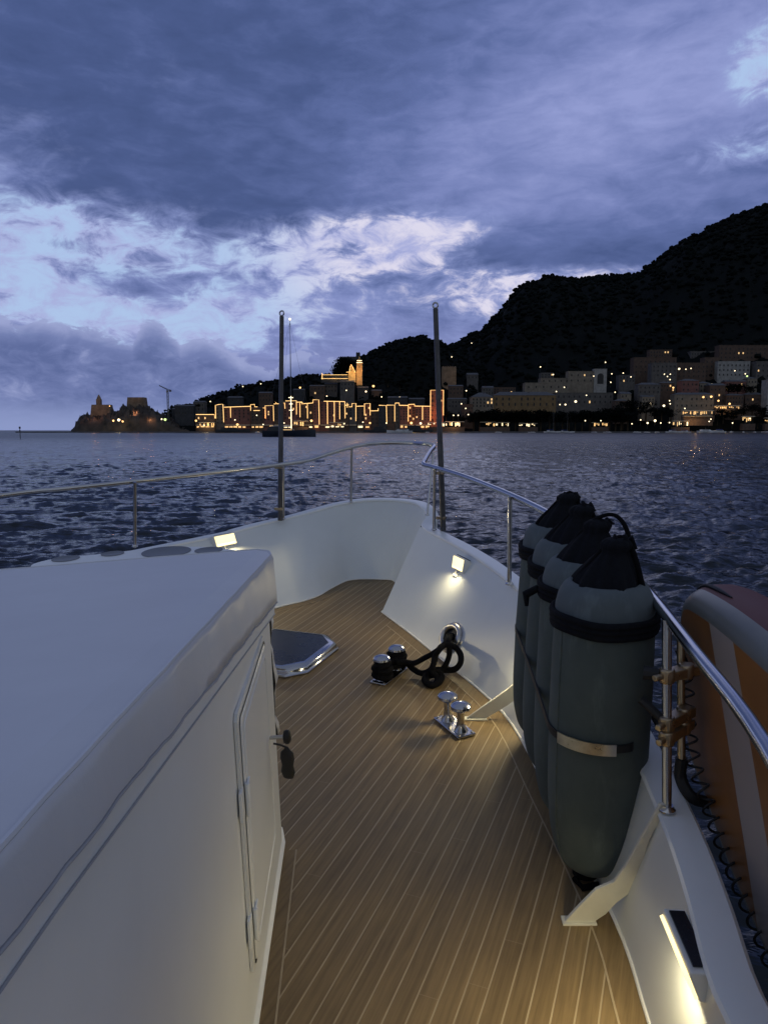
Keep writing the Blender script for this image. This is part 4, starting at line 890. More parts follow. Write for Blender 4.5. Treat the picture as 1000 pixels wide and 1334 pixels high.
# headland church and fort
fo = block('old_fort', 'brown stone fort block on top of the headland', 'fort', 169, 195, 517.5, 534, 975, 'stone', 14, False, .82)
hc = block('headland_church', 'brown stone church with a pointed bell tower on the headland', 'church', 122, 150, 527, 543, 960, 'stone', 16, False, .8)
b = MB(); b.box((-3, 6, 16), (5.5, 6, 14)); b.lathe([(3.0, 22), (3.2, 23), (2.4, 25.5), (.3, 29)], 8, (-3, 6, 0), smooth=False); part('bell_tower', b, T['stone'], hc)
# crane
cr = thing('tower_crane', 'dark tower crane with tilted jib between the headland and the town', 'crane', (wx(223.5, 950), 950, 1))
hz_ = zz(508, 950) - 1; b = MB()
for sx in (-1, 1):
    for sy in (-1, 1): b.tube([(sx * .9, sy * .9, 0), (sx * .9, sy * .9, hz_)], .22, 4)
for k in range(14): b.tube([(-.9, -.9, hz_ * k / 14), (.9, -.9, hz_ * (k + 1) / 14)], .15, 4); b.box((0, 0, hz_ * (k + 1) / 14), (2, 2, .3))
part('mast', b, T['metal'], cr)
b = MB(); jx, jz = wx(213, 950) - wx(223.5, 950), zz(502.5, 950) - 1
for o_ in (0, 1.1): b.tube([(4, 0, hz_ - 1.0 + o_), (0, 0, hz_ + o_), (jx, 0, jz + o_ * .5)], .3, 5)
for k in range(8): q = k / 8; b.tube([(jx * q, 0, hz_ + (jz - hz_) * q), (jx * (q + .06), 0, hz_ + (jz - hz_) * (q + .06) + 1.1)], .18, 4)
part('jib', b, T['metal'], cr); b = MB(); b.box((3.6, 0, hz_ - 1.2), (2.4, 1.6, 2.2)); part('counterweight', b, T['grey'], cr); b = MB(); b.box((-.2, -1.4, hz_ - 2), (1.8, 1.8, 2.2)); part('cab', b, T['white'], cr)

# street lamps and lit points
def lampm(kind, r):
    o = thing('street_lamp', 'x', 'street lamp'); b = MB(); b.tube([(0, 0, -7), (0, 0, 0)], .1, 6); b.tube([(0, 0, 0), (0, -.9, .15)], .07, 5); part('pole', b, T['metal'], o)
    b = MB(); b.lathe([(.1, -r), (r * .7, -r * .7), (r, 0), (r * .7, r * .6), (.1, r * .8)], 10, (0, -.9, 0)); part('lamp_head', b, T[kind], o); return o
protos = {}
def lamp(px, py, d, kind, r, label, group):
    k = (kind, r)
    if k not in protos: o = protos[k] = lampm(kind, r)
    else: o = copy_tree(protos[k])
    o.location = (wx(px, d), d, zz(py, d)); o['label'] = label; o['group'] = group; return o
ORD = ['leftmost', 'second from left', 'third from left', 'fourth from left', 'fifth from left', 'sixth from left', 'seventh from left', 'eighth from left', 'ninth from left', 'tenth from left', 'eleventh from left', 'twelfth from left', 'thirteenth from left', 'fourteenth from left', 'fifteenth from left', 'sixteenth from left']
def lamps(pts, d, base, group, kind='lampw', r=.8):
    pts = sorted(pts)
    for i, p in enumerate(pts): lamp(p[0], p[1], p[2] if len(p) > 2 else d, p[3] if len(p) > 3 else kind, p[4] if len(p) > 4 else r, ORD[i] + ' of ' + base, group)
lamps([(565, 484), (586, 465), (611, 447, 1400), (699, 478, 1010), (715.5, 488, 990), (813, 445.5, 1250), (781.5, 472, 1020)], 1150, 'the white lamps high on the dark hill', 'white lamps scattered on the dark hillside', 'lampw', .85)
lamps([(595, 541), (599, 526), (604.5, 532), (608, 540), (605, 509), (589, 541), (567, 516)], 915, 'the lamps on the slope just right of the lit tower', 'lamps right of the lit tower', 'lampw', .8)
lamps([(720, 510), (730, 504.5), (745, 523, 940, 'lampw', 1.6), (725, 527), (732, 527, 940, 'lampw', 1.1), (758.5, 515), (767, 490, 1000), (789, 498), (795, 511)], 945, 'the lamps around the grey purple hotel', 'lamps around the hotels')
lamps([(804.5, 486), (814.5, 491), (790, 487), (857, 487.5), (864.5, 487.5), (861, 490.5), (864.5, 494.5), (869, 505, 980, 'lampo', 1.2), (875.5, 480.5, 990, 'lampw', 1.4), (884, 481), (890.5, 480), (918, 500), (917, 502.5), (946.5, 483), (960, 487), (962.5, 490, 990, 'lampg', 1.2)], 1000, 'the hillside lamps among the right apartment blocks', 'lamps among the apartment blocks')
lamps([(841, 526, 935, 'lampw', 1.8), (858, 528.5, 935, 'lampw', 1.5), (865, 522), (866, 526), (885, 532), (908, 517.3, 930, 'lampo', 1.3), (918, 516.7, 930, 'lampo', 1.4), (927.5, 522, 935, 'lampo', 1.2), (942, 526, 935, 'lampo', 1.3), (825.5, 532, 935)], 930, 'the middle height lamps above the right waterfront', 'lamps above the right waterfront')
lamps([(829, 547), (818, 552), (847.5, 548, 903, 'lampw', 1.6), (838, 551, 903, 'lampw', 1.2), (855, 551), (866, 550.5), (917, 549), (919, 546), (947, 551), (969, 545), (998, 543.5), (758, 548), (778, 548)], 903, 'the quayside lamps under the right hillside', 'quayside lamps right')
lamps([(320, 503.5, 1050), (343, 500, 1050), (393, 505, 1000, 'lampo', 1.3), (452, 508.5), (477, 510, 985, 'lampw', 1.2), (486.5, 503, 985, 'lampo', 1.6), (497, 517), (520, 518, 960, 'lampw', 1.4), (278, 523), (427, 516)], 985, 'the lamps on the dark slope above the lit houses', 'lamps above the lit front')
lamps([(309, 547), (312, 553, 903, 'lampo', 1.5), (337, 541), (345, 553), (372, 551), (407, 548, 903, 'lampo', 1.5), (473, 550), (482, 551, 903, 'lampo', 1.2), (503, 551), (535, 551, 903, 'lampo', 1.6), (547, 551.5, 903, 'lampw', 1.4), (259, 548, 905, 'lampo', 1.3), (269, 554)], 903, 'the quay lamps in front of the light-lined houses', 'quay lamps on the lit front')
lamps([(153, 548, 922, 'lampo', 1.3), (160, 547, 922, 'lampw', 1.8), (165, 549, 922, 'lampo', 1.2), (215, 546, 922, 'lampw', 1.0), (219.5, 546.5, 922, 'lampg', 1.7), (149, 529, 940, 'lampo', .7)], 922, 'the floodlights on the headland', 'headland floodlights')
# a few real lamps where the photo shows lit walls
def glow(px, py, d, e, c=(1, .6, .25), r=1.0):
    l = bpy.data.lights.new('town_lamp', 'POINT'); l.energy = e; l.color = c; l.shadow_soft_size = r; l.specular_factor = 0.0; o = bpy.data.objects.new('town_lamp', l); COL.objects.link(o); o.location = (wx(px, d), d, zz(py, d))
glow(469, 484, 988, 9000, (1, .5, .2)); glow(459, 487, 992, 2600, (1, .75, .3)); glow(160, 546, 917, 2500, (1, .7, .35)); glow(437, 494, 994, 500); glow(593, 490, 1035, 700); glow(128, 536, 938, 3000, (1, .42, .2)); glow(182, 537, 945, 3500, (1, .42, .2)); glow(200, 545, 930, 1800, (1, .45, .2))
glow(569, 540, 908, 6000, (1, .35, .15)); glow(272, 551, 901, 3500, (1, .7, .3)); glow(400, 551, 900, 3500); glow(900, 548, 900, 6000); glow(590, 552, 898, 3000); glow(540, 549, 900, 3000); glow(940, 533, 930, 3000)

# trees along the promenade
def leafcrown(R, Hh, n, seed):
    rr = random.Random(seed); m = MB(); cl = [(rr.gauss(0, .42) * R, rr.gauss(0, .42) * R, Hh * (.2 + .7 * rr.random()), R * rr.uniform(.28, .5)) for _ in range(16)]
    for _ in range(n):
        x, y, z, r = rr.choice(cl); v = Vector((rr.gauss(0, 1), rr.gauss(0, 1), rr.gauss(0, .8))).normalized() * r * rr.uniform(.6, 1.05); c = Vector((x, y, z)) + v; s = rr.uniform(.25, .55) * R * .22
        a = Vector((rr.gauss(0, 1), rr.gauss(0, 1), rr.gauss(0, 1))).normalized(); b = a.cross(Vector((rr.random(), rr.random(), 1))).normalized()
        m.add([c + a * s, c + b * s, c - a * s, c - b * s], [(0, 1, 2, 3)])
    return m
trees = []
for k in range(3):
    o = thing('round_tree', 'x', 'tree'); b = MB(); b.tube([(0, 0, -3), (.1, 0, 2.5), (-.1, .1, 5)], [.5, .4, .3], 7)
    for a in range(4): b.tube([(0, 0, 2.5 + a * .5), (math.cos(a * 1.7) * 2, math.sin(a * 1.7) * 2, 5.5 + a * .4)], [.22, .08], 5)
    part('trunk', b, T['bark'], o); q = leafcrown(4.6, 8, 900, 50 + k); q.v = [(x, y, z + 2.2) for x, y, z in q.v]; q.build('crown', T['leaf'], o, fixn=False); trees.append(o)
tl = []
used = [0, 0, 0]
def tree(px, pyb, hpx, d, label, group, wide=1.0):
    k = random.randrange(3)
    o = trees[k] if not used[k] else copy_tree(trees[k]); used[k] = 1
    s = hpx / F * d / 10.5; o.scale = (s * wide, s * wide, s); o.location = (wx(px, d), d, zz(pyb, d)); o.rotation_euler = (0, 0, random.random() * 6); o['label'] = label; o['group'] = group
g = 'dark round trees in a row along the promenade'
for i in range(24): tree(616 + i * 8.6 + random.uniform(-2, 2), 556, random.uniform(19, 24), 912 + random.uniform(-2, 5), 'dark round tree in the long unlit row below the hotels', g, 1.15)
g = 'dark trees between the right blocks'
for x, y, h in ((806, 550, 26), (815, 540, 22), (848, 545, 18), (856, 542, 14), (868, 545, 15), (836, 541, 20), (935, 545, 14), (948, 547, 16), (958, 540, 12), (972, 538, 16), (984, 545, 20), (940, 513, 16), (952, 512, 15), (968, 512, 13), (896, 505, 9), (830, 515, 9), (928, 548, 12), (980, 552, 12), (992, 552, 14)): tree(x, y + 3, h, 925 if y > 520 else 975, 'dark tree among the unlit gardens of the right hillside', g, 1.2)
g = 'dark pines beside the lit church'
for x, y, h in ((440, 491, 15), (445, 490, 22), (452, 490, 23), (458, 488, 22), (437, 492, 12), (449, 491, 18)): tree(x, y, h, 1085, 'dark pine in the black clump left of the bell tower', g, .9)
g = 'dark trees above the lit houses'
for x, y, h in ((262, 530, 6), (330, 510, 8), (352, 506, 8), (310, 514, 7), (398, 500, 7), (412, 499, 6), (505, 500, 9), (520, 505, 9), (545, 508, 8), (580, 545, 12), (592, 550, 11), (601, 552, 12)): tree(x, y + 2, h, 1000 if y < 520 else 925, 'small dark tree on the slope above and beside the lit houses', g, 1.1)

# ---------------- boats
def hullmb(L, W, Hh, sheer=.25, n=14, stern=.7):
    m = MB(); rows = []
    for i in range(n + 1):
        t = i / n; x = -L / 2 + L * t; w = W / 2 * (stern + (1 - stern) * math.sin(min(t * 1.6, 1) * PI / 2)) * (1 - max(0, (t - .55) / .45) ** 2.0 * .97); zt = Hh * (1 + sheer * (t - .3) ** 2 * 2); xo = (t ** 2) * 0
        kx = x - (1.0 * Hh * t * .6 if t > .8 else 0) * 0
        rows.append([Vector((x + (.6 * Hh if i == n else 0), s * w * f, z)) for s, f, z in ((-1, 1, zt), (-1, .93, zt * .5), (-1, .6, -.3), (1, .6, -.3), (1, .93, zt * .5), (1, 1, zt))])
    m.grid(rows, 0, True, False); o = len(m.v) - len(rows) * 6
    for i in range(n): m.add([rows[i][0] - Vector((0, 0, .08)), rows[i][5] - Vector((0, 0, .08)), rows[i + 1][5] - Vector((0, 0, .08)), rows[i + 1][0] - Vector((0, 0, .08))], [(0, 1, 2, 3)])
    m.add(rows[0], [(0, 1, 2, 3, 4, 5)]); return m
def place(px, pyw):
    dd = EYE * F / (pyw - HY); return wx(px, dd), dd
def sailboat(label, px, pyw, Lpx, mastpx, rz, hm, name='sailing_yacht', lit=False, dd=None):
    x, dd0 = place(px, pyw); dd = dd or dd0; x = wx(px, dd); L = Lpx / F * dd; o = thing(name, label, 'sailing yacht', (x, dd, 0), rz); Hh = L * (.12 if lit else .075)
    part('hull', hullmb(L, L * .25, Hh), T[hm], o); b = MB(); b.box((-L * .05, 0, Hh + L * .018), (L * .38, L * .13, L * .038), taper=.85); b.box((-L * .24, 0, Hh + L * .03), (L * .14, L * .14, L * .06), taper=.8); ca = part('cabin', b, T['hullwhite' if not lit else 'hullnavy'], o)
    b = MB(); b.box((-L * .05, 0, Hh + L * .02), (L * .30, L * .133, L * .012)); part('window_band', b, T['win'] if lit else T['dark'], ca)
    mh = mastpx / F * dd; mx = L * .08
    b = MB(); b.tube([(mx, 0, Hh), (mx, 0, mh * .5), (mx, 0, mh)], [L * .0075, L * .007, L * .0045], 7); ms = part('mast', b, T['sparmetal'], o)
    for q in (.35, .6, .8): b = MB(); b.tube([(mx, -L * .07, mh * q), (mx, L * .07, mh * q)], L * .002, 5); part('spreader', b, T['sparmetal'], ms)
    b = MB(); b.tube([(mx - .2, 0, Hh + L * .09), (mx - L * .42, 0, Hh + L * .085)], L * .012, 8); part('boom', b, T['bluecover'] if not lit else T['hullwhite'], o)
    b = MB()
    for q in ((L * .5, 0, Hh * 1.2), (-L * .49, 0, Hh), (-L*.2, 0, Hh)): b.tube([(mx, 0, mh * .98), q], L * .0011 if not lit else L * .0016, 4)
    for s in (-1, 1): b.tube([(mx, 0, mh * .98), (mx, s * L * .07, mh * .6), (mx - .3, s * L * .12, Hh)], L * .0011, 4)
    part('rigging', b, T['sparmetal'], o); return o, L, Hh, mx, mh
o, L, Hh, mx, mh = sailboat('large navy sailing yacht at anchor with its lower mast lit by deck lights', 376, 568.8, 64, 148, 0, 'hullnavy', lit=True)
sf = F / o.location.y
b = MB(); b.tube([(mx, -.35, Hh + 1.0), (mx, -.35, 52 / sf)], .17, 5); part('mast_lights', b, T['lampw'], o)
for z_, w_ in ((50, 6), (42, 4.5), (34, 5)): b = MB(); b.tube([(mx - w_ / 2 / sf, -.3, z_ / sf), (mx + w_ / 2 / sf, -.3, z_ / sf)], .14, 5); part('spreader_light', b, T['lampw'], o)
b = MB(); b.lathe([(.1, -.5), (.5, -.3), (.5, .3), (.1, .5)], 8, (mx, 0, mh + .3)); part('masthead_light', b, T['lampw'], o)
b = MB(); b.prism([(-L * .42, -1.6, Hh + .1), (-L * .12, -1.6, Hh + .1), (-L * .16, -1.6, Hh + 2.2), (-L * .36, -1.6, Hh + 2.0)], (0, 3.2, 0)); part('deckhouse', b, T['slate'], o)
glow(379, 562, o.location.y - 1.5, 160, (1, .85, .6), .3)
sailboat('white sailing yacht moored below the hotel trees, left of two', 716, 563.6, 22, 33, .2, 'hullwhite', dd=890); sailboat('grey sailing yacht moored close right of the white one', 734, 563.5, 20, 30, -.3, 'hullwhite', dd=896)
sailboat('pale sailing yacht with tall thin mast in front of the glowing restaurant', 873, 564, 22, 45, .1, 'hullwhite', dd=880); sailboat('small sailing yacht just right of the pale tall masted one', 884, 564.2, 20, 34, 2.9, 'hullwhite', dd=886)
def motorboat(label, px, dd, Lpx, rz, hm='hullwhite', decks=1, lit=False, cover=None, pyw=None, name='motor_boat', cat='motor boat'):
    L = Lpx / F * dd; o = thing(name, label, cat, (wx(px, dd), dd, 0), rz); Hh = L * .09; part('hull', hullmb(L, L * .26, Hh, .35), T[hm], o)
    for k in range(decks):
        b = MB(); l = L * (.52 - .14 * k); z = Hh + L * .07 * k; b.prism([(-l * .55 - L * .06, -L * .09, z - .1), (l * .45, -L * .09, z - .1), (l * .2, -L * .085, z + L * .07), (-l * .52 - L * .06, -L * .085, z + L * .07)], (0, L * .175, 0)); ca = part('cabin', b, T[hm], o)
        b = MB(); b.box((-l * .13 - L * .03, 0, z + L * .042), (l * .62, L * .185, L * .022)); part('window_band', b, T['win'] if lit else T['dark'], ca)
    if cover: b = MB(); b.box((-L * .1, 0, Hh + L * .12), (L * .4, L * .2, L * .03), taper=.8); part('canopy', b, T[cover], o)
    b = MB(); b.tube([(-L * .05, 0, Hh + L * .07 * decks), (-L * .08, 0, Hh + L * .07 * decks + L * .1)], L * .006, 5); part('radar_mast', b, T['sparmetal'], o); return o
motorboat('large grey motor yacht moored stern to the quay, left of the pair', 492, 900, 34, 3.0, 'slate', 2); motorboat('large dark motor yacht moored behind the small anchored boat, right of the pair', 541, 898, 40, .05, 'slate', 2)
motorboat('small low motor boat at anchor in front of the two moored motor yachts', 521, 780, 32, 3.1, 'hullwhite', 1); motorboat('white motor boat moored in front of the lit terraces at right', 915, 888, 26, .15, 'hullwhite', 1); motorboat('motor boat with a blue canvas cover', 929, 884, 20, 3.0, 'hullwhite', 1, cover='bluecover')
motorboat('small bright lit boat at the stern of the navy yacht', 338, 800, 11, 1.2, 'hullwhite', 1, True); motorboat('dark ferry boat moored left of the navy yacht', 305, 900, 42, .02, 'slate', 1); motorboat('small white boat left of the moored sailing yachts', 647, 885, 9, .4); motorboat('tiny pale boat at the foot of the tower terrace', 556, 880, 8, .9)
g = 'small boats moored along the right quay'
for i, (px, L_) in enumerate(((825, 10), (838, 9), (851, 9), (947, 12), (962, 10), (976, 9), (990, 12), (770, 9), (787, 10), (690, 9))): o = motorboat('small pale boat moored against the right quay', px, 893, L_, .3 * i); o['group'] = g
# channel marker post in the open water at left
mk = thing('channel_marker', 'thin dark channel marker post standing in the open water at far left', 'channel marker', (wx(32, 260), 260, 0))
b = MB(); b.tube([(0, 0, -2), (0, 0, 3.6)], .12, 7); part('post', b, T['metal'], mk); b = MB(); b.lathe([(.1, 3.5), (.32, 3.6), (.32, 4.2), (.1, 4.3)], 8); b.lathe([(.1, 2.6), (.25, 2.7), (.25, 3.0), (.1, 3.1)], 8); part('topmark', b, T['dark'], mk)
# ================================================================== WATER
def wave_field(X, Y, sp):
    Z = np.zeros_like(X)
    for i in range(64):
        lam = .20 * (24 ** (i / 63.0)); k = 2 * PI / lam
        th = math.radians(-80) + rng.normal() * .55; amp = (.0105 * lam ** .92 if lam < 1.3 else .0134 * (lam / 1.3) ** .05) * (.7 + .6 * rng.random()); ph = rng.random() * 2 * PI
        w = np.clip((lam / sp - 2.0) / 2.0, 0, 1)
        if not (w > 0).any(): continue
        q = k * (X * math.cos(th) + Y * math.sin(th)) + ph
        Z += amp * w * (np.sin(q) + .25 * np.sin(2 * q + 1.2))
    # patches of stronger and calmer ripple
    g = .82 + .12 * np.sin(X * .11 + 1.3 * np.sin(Y * .05)) * np.sin(Y * .07 + .6 * np.sin(X * .06 + 2))
    return Z * g
pyv = [561.2]
while pyv[-1] < 1500: pyv.append(pyv[-1] + (.45 if pyv[-1] < 640 else .8 if pyv[-1] < 800 else 1.8 if pyv[-1] < 1100 else 6))
rad = np.array([EYE * F / (p - HY) for p in pyv][::-1] + [6000, 9000, 14000, 22000, 40000])
az = np.radians(np.concatenate([np.linspace(-180, -50, 60)[:-1], np.linspace(-50, 52, 1250), np.linspace(52, 180, 60)[1:-1]]))
rad = np.concatenate([[.6], rad])
Rg, Ag = np.meshgrid(rad, az, indexing='ij'); 
nj = rng.normal(size=Rg.shape); kk = np.hanning(19); kk /= kk.sum() ** .5 * 2.2
nj = np.apply_along_axis(lambda v: np.convolve(v, kk, 'same'), 1, nj); jit = np.clip(nj * .3, -.4, .4)
Rg = Rg + jit * np.minimum(np.gradient(rad)[:, None], Rg * .2) * (Rg > 20); X = Rg * np.sin(Ag); Y = Rg * np.cos(Ag)
dr = np.gradient(rad); da = np.gradient(az); sp = np.maximum(np.abs(dr)[:, None] * .13, Rg * np.abs(da)[None, :])
Zw = wave_field(X, Y, sp); nR, nA = X.shape
me = bpy.data.meshes.new('water'); me.vertices.add(nR * nA); me.vertices.foreach_set('co', np.stack([X, Y, Zw], -1).ravel().astype('f'))
ii, jj = np.meshgrid(np.arange(nR - 1), np.arange(nA), indexing='ij'); j2 = (jj + 1) % nA
Q = np.stack([ii * nA + jj, ii * nA + j2, (ii + 1) * nA + j2, (ii + 1) * nA + jj], -1).reshape(-1, 4)[:, ::-1]
me.loops.add(Q.size); me.loops.foreach_set('vertex_index', Q.ravel().astype('i')); me.polygons.add(len(Q)); me.polygons.foreach_set('loop_start', np.arange(0, Q.size, 4).astype('i'))
me.polygons.foreach_set('loop_total', np.full(len(Q), 4, 'i')); me.polygons.foreach_set('use_smooth', np.ones(len(Q), bool)); me.update()
water = bpy.data.objects.new('water', me); COL.objects.link(water); tag(water, kind='structure')
m, nt, b = newmat('sea_water'); g = N(nt, 'ShaderNodeNewGeometry')
b.inputs['Base Color'].default_value = (.007, .012, .020, 1); b.inputs['IOR'].default_value = 1.333; cd = N(nt, 'ShaderNodeVectorMath', operation='LENGTH'); nt.links.new(g.outputs['Position'], cd.inputs[0]); mr_ = N(nt, 'ShaderNodeMapRange'); mr_.inputs[1].default_value = 25; mr_.inputs[2].default_value = 350; mr_.inputs[3].default_value = .13; mr_.inputs[4].default_value = .34; nt.links.new(cd.outputs['Value'], mr_.inputs[0]); nt.links.new(mr_.outputs[0], b.inputs['Roughness'])
mp = N(nt, 'ShaderNodeMapping'); mp.inputs['Scale'].default_value = (.55, 1.25, 1); nt.links.new(g.outputs['Position'], mp.inputs[0])
n1 = noise(nt, 2.6, 4, .62, mp.outputs[0], .5); n2 = noise(nt, .5, 3, .6, mp.outputs[0], .6)
h = math_(nt, 'ADD', math_(nt, 'MULTIPLY', n1, .30), math_(nt, 'MULTIPLY', n2, .9))
mp4 = N(nt, 'ShaderNodeMapping'); mp4.inputs['Scale'].default_value = (.30, .055, 1); nt.links.new(g.outputs['Position'], mp4.inputs[0]); n4 = noise(nt, 1.0, 4, .65, mp4.outputs[0], .3)
mf = N(nt, 'ShaderNodeMapRange'); mf.inputs[1].default_value = 30; mf.inputs[2].default_value = 160; mf.inputs[3].default_value = 0; mf.inputs[4].default_value = 5.0; nt.links.new(cd.outputs['Value'], mf.inputs[0])
h = math_(nt, 'ADD', h, math_(nt, 'MULTIPLY', n4, mf.outputs[0]))
bump(nt, b, h, .6, .35)
me.materials.append(m)

# ================================================================== SKY
world = bpy.data.worlds.new('World'); S.world = world; world.use_nodes = True; world.cycles.sampling_method = 'MANUAL'; world.cycles.sample_map_resolution = 256; nt = world.node_tree; nt.nodes.clear()
out = nt.nodes.new('ShaderNodeOutputWorld'); bg = nt.nodes.new('ShaderNodeBackground'); nt.links.new(bg.outputs[0], out.inputs[0])
tc = N(nt, 'ShaderNodeTexCoord'); sp_ = N(nt, 'ShaderNodeSeparateXYZ'); nt.links.new(tc.outputs['Generated'], sp_.inputs[0])
dx, dy, dz = sp_.outputs
AZ = math_(nt, 'MULTIPLY', math_(nt, 'ARCTAN2', dx, dy), 180 / PI); EL = math_(nt, 'MULTIPLY', math_(nt, 'ARCSINE', dz), 180 / PI)
sk = N(nt, 'ShaderNodeTexSky', sky_type='NISHITA'); sk.sun_disc = False; sk.sun_elevation = math.radians(1.0); sk.sun_rotation = math.radians(8); sk.altitude = 0; sk.air_density = 1.2; sk.dust_density = .6
def smooth(v, a, b):
    r = N(nt, 'ShaderNodeMapRange', interpolation_type='SMOOTHSTEP'); r.inputs[1].default_value = a; r.inputs[2].default_value = b; nt.links.new(v, r.inputs[0]); return r.outputs[0]
def A_(px): return math.degrees(math.atan((px - CX) / F))
def azel(px, py):
    r = ray(px, py).normalized(); return math.degrees(math.atan2(r.x, r.y)), math.degrees(math.asin(r.z))
# clouds on a plane overhead: natural foreshortening towards the horizon
den = math_(nt, 'ADD', math_(nt, 'MAXIMUM', dz, 0.0), .10)
cb = N(nt, 'ShaderNodeCombineXYZ'); nt.links.new(math_(nt, 'DIVIDE', dx, den), cb.inputs[0]); nt.links.new(math_(nt, 'DIVIDE', dy, den), cb.inputs[1])
P2 = cb.outputs[0]
cv_ = N(nt, 'ShaderNodeCombineXYZ'); nt.links.new(AZ, cv_.inputs[0]); nt.links.new(EL, cv_.inputs[1]); AE = cv_.outputs[0]
def nz(scale, detail, rough, dist=0.0, off=(0, 0, 0), sc=(1, 1, 1), vec=None):
    mp = N(nt, 'ShaderNodeMapping'); mp.inputs['Location'].default_value = off; mp.inputs['Scale'].default_value = sc
    nt.links.new(P2 if vec is None else vec, mp.inputs[0]); return noise(nt, scale, detail, rough, mp.outputs[0], dist)
# angle-space vector for cloud edges near the horizon
big = nz(.55, 3, .52, .6, (3.1, .4, 0)); mid = nz(1.6, 5, .60, .9, (1.7, 5.2, 0)); fine = nz(.36, 6, .64, .5, (7.7, 2.2, 0), (1, 1.9, 1), AE)
edge = nz(.16, 6, .62, .8, (2.0, 9.0, 0), (1, 1.7, 1), AE); edge2 = nz(.5, 4, .62, .6, (5.0, 1.0, 0), (1, 2.0, 1), AE)
def blob(px, py, rx, ry, rot=0):
    """soft elliptical region of the sky, radii in degrees, in azimuth and elevation"""
    a0, e0 = azel(px, py); mp = N(nt, 'ShaderNodeMapping', vector_type='TEXTURE'); mp.inputs['Location'].default_value = (a0, e0, 0); mp.inputs['Rotation'].default_value = (0, 0, rot)
    mp.inputs['Scale'].default_value = (rx * 1.95, ry * 1.95, 1); nt.links.new(AE, mp.inputs[0]); gt = N(nt, 'ShaderNodeTexGradient', gradient_type='SPHERICAL'); nt.links.new(mp.outputs[0], gt.inputs[0]); return smooth(gt.outputs['Fac'], 0, 1)
def acc(items):
    r = None
    for w, s in items:
        r = math_(nt, 'MULTIPLY', s, w) if r is None else math_(nt, 'MULTIPLY_ADD', s, w, r)
    return r
# openness: where the high deck breaks
OPEN = acc([(1.1, blob(30, 330, 8.5, 3.4)), (.62, blob(130, 400, 9, 2.0, -.12)), (.45, blob(0, 410, 7, 1.6)), (.80, blob(560, 306, 5.6, 1.8)), (.60, blob(470, 325, 5.5, 2.2)), (.55, blob(410, 320, 4.5, 1.9)), (.62, blob(640, 378, 4.5, 1.6)), (.62, blob(760, 360, 5.0, 1.0, -.05)), (.55, blob(345, 395, 5.5, 2.6)), (.42, blob(250, 330, 6, 2.4)), (.45, blob(225, 425, 5, 2.0)), (.30, blob(330, 440, 5, 1.6)), (.25, blob(100, 290, 6, 1.2)), (.85, blob(1000, 88, 2.4, 2.4)), (.62, blob(990, 192, 5.5, 1.1)), (.32, blob(560, 415, 10, 3)), (.14, blob(30, 180, 5, 2)), (-.75, blob(720, 318, 5.0, 1.4)), (-.8, blob(150, 372, 4.4, 1.0, -.15)), (-.5, blob(455, 325, 1.8, .55)), (-.5, blob(80, 318, 2.0, .5)), (-.5, blob(10, 385, 2.0, .4)), (.35, blob(820, 160, 1.6, .8)), (-.3, blob(520, 225, 14, 2.5)), (-.2, blob(250, 365, 3, 1.0))])
brk = math_(nt, 'ADD', OPEN, math_(nt, 'ADD', math_(nt, 'MULTIPLY', math_(nt, 'SUBTRACT', mid, .5), 1.0), math_(nt, 'MULTIPLY', math_(nt, 'SUBTRACT', fine, .5), math_(nt, 'ADD', math_(nt, 'MULTIPLY', OPEN, 2.2, clamp=False), .5))))
clear = smooth(brk, .40, .92); thin = smooth(brk, .05, .62)
# clear sky colour: Nishita tinted, brighter towards the gap where the sun went down
nish = N(nt, 'ShaderNodeVectorMath', operation='SCALE'); nt.links.new(sk.outputs[0], nish.inputs[0]); nish.inputs['Scale'].default_value = .03
warm = smooth(acc([(1, blob(570, 310, 12, 7)), (1, blob(740, 370, 8, 5))]), .1, .9)
clr = mixc(nt, warm, (.40, .54, .80), (.70, .68, .83))
clr = mixc(nt, .12, clr, nish.outputs[0]); clr = mixc(nt, smooth(fine, .62, .36), clr, (.34, .37, .62))
shade = math_(nt, 'ADD', math_(nt, 'MULTIPLY', math_(nt, 'SUBTRACT', big, .5), 1.5), math_(nt, 'ADD', math_(nt, 'MULTIPLY', math_(nt, 'SUBTRACT', mid, .5), .8), math_(nt, 'MULTIPLY', math_(nt, 'SUBTRACT', fine, .5), .30)))
strk = nz(.26, 5, .6, .35, (4.0, 3.0, 0), (1, 2.8, 1), AE); shade = math_(nt, 'ADD', shade, math_(nt, 'MULTIPLY', math_(nt, 'SUBTRACT', strk, .5), 1.1)); shade = math_(nt, 'ADD', shade, acc([(.5, blob(850, 120, 14, 6)), (.32, blob(560, 200, 18, 4)), (-.35, blob(180, 90, 18, 8)), (-.4, blob(330, 250, 8, 3)), (-.40, blob(760, 330, 7, 1.8)), (.3, blob(900, 30, 12, 6)), (-.3, blob(930, 225, 7, 2)), (.35, blob(480, 440, 16, 4)), (.15, blob(0, 230, 8, 4))]))
deckc = ramp(nt, math_(nt, 'ADD', math_(nt, 'MULTIPLY', shade, .5), .5), [(0.0, (.042, .067, .165)), (.30, (.062, .093, .225)), (.55, (.102, .140, .32)), (.76, (.165, .205, .43)), (1.0, (.25, .29, .55))])
low = smooth(EL, 12.0, 2.0)
deckc = mixc(nt, math_(nt, 'MULTIPLY', low, .55), deckc, (.215, .235, .44))
c = mixc(nt, math_(nt, 'MULTIPLY', thin, .55), deckc, (.26, .31, .58)); c = mixc(nt, clear, c, clr)
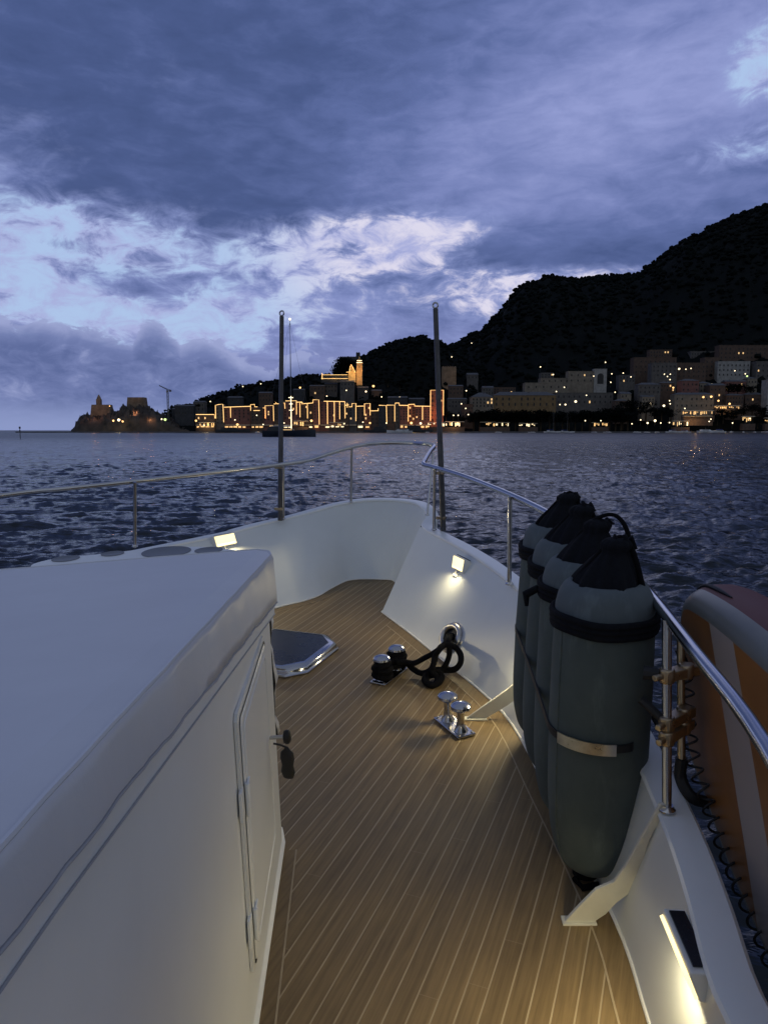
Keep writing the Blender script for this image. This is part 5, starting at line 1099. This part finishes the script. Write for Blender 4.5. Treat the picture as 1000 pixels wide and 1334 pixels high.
# high thin veil near the horizon on the left and a low cumulus bank over the sea
def mx(L):
    r = L[0]
    for q in L[1:]: r = math_(nt, 'MAXIMUM', r, q)
    return r
btop = math_(nt, 'ADD', mx([math_(nt, 'MULTIPLY', blob(px, 560, rx, 600), hh) for px, rx, hh in ((45, 15, 7.6), (206, 3.2, 7.9), (266, 4.4, 6.9), (318, 5.0, 5.2), (405, 5.5, 5.8), (540, 7, 3.0), (-200, 16, 7))]), math_(nt, 'ADD', math_(nt, 'MULTIPLY', math_(nt, 'SUBTRACT', edge, .5), 2.0), math_(nt, 'MULTIPLY', math_(nt, 'SUBTRACT', edge2, .5), 3.8)))
bd_ = math_(nt, 'SUBTRACT', btop, EL); bm_ = smooth(bd_, -.12, .30)
bsh = ramp(nt, math_(nt, 'ADD', math_(nt, 'ADD', math_(nt, 'MULTIPLY', edge, .6), math_(nt, 'MULTIPLY', edge2, .5)), math_(nt, 'MULTIPLY', smooth(bd_, 1.6, 0.0), .22)), [(.46, (.095, .128, .285)), (.60, (.145, .182, .37)), (.78, (.28, .32, .54))])
bsh = mixc(nt, smooth(EL, 3.0, .2), bsh, (.225, .275, .49))
c = mixc(nt, math_(nt, 'MULTIPLY', bm_, .94), c, bsh)
c = mixc(nt, math_(nt, 'MULTIPLY', smooth(EL, 36, 60), .8), c, (.145, .172, .225)); c = mixc(nt, math_(nt, 'MULTIPLY', math_(nt, 'MAXIMUM', smooth(dy, .1, -.4), smooth(dx, .62, .9)), math_(nt, 'SUBTRACT', .85, math_(nt, 'MULTIPLY', smooth(EL, 36, 60), .6))), c, (.26, .29, .32))
# right side, over the mountain, and everything behind the viewer: even dusk overcast
nt.links.new(c, bg.inputs[0]); bg.inputs[1].default_value = 1.15

# ================================================================== SUN (below the ridge: a faint broad glow)
sl = bpy.data.lights.new('sun', 'SUN'); sl.energy = .05; sl.angle = math.radians(25); sl.color = (.85, .86, 1.0)
so = bpy.data.objects.new('sun', sl); COL.objects.link(so); dv = Vector((math.sin(math.radians(8)), math.cos(math.radians(8)), .35)); so.rotation_euler = dv.to_track_quat('Z', 'Y').to_euler(); so.location = (0, 0, 60)

# ================================================================== CAMERA
cam = bpy.data.cameras.new('camera'); co_ = bpy.data.objects.new('camera', cam); COL.objects.link(co_); S.camera = co_
co_.location = (0, 0, EYE); co_.rotation_euler = (PI / 2 - TH, 0, 0)
cam.sensor_fit = 'VERTICAL'; cam.sensor_height = 24; cam.lens = 24 * F / 1334; cam.clip_start = .05; cam.clip_end = 60000
S.view_settings.view_transform = 'Standard'; S.view_settings.look = 'None'; S.view_settings.exposure = 0; S.view_settings.gamma = 1
S.render.resolution_x = 767; S.render.resolution_y = 1024
S.cycles.use_denoising = True
try:
    S.cycles.sample_clamp_indirect = 3.0
except Exception: pass
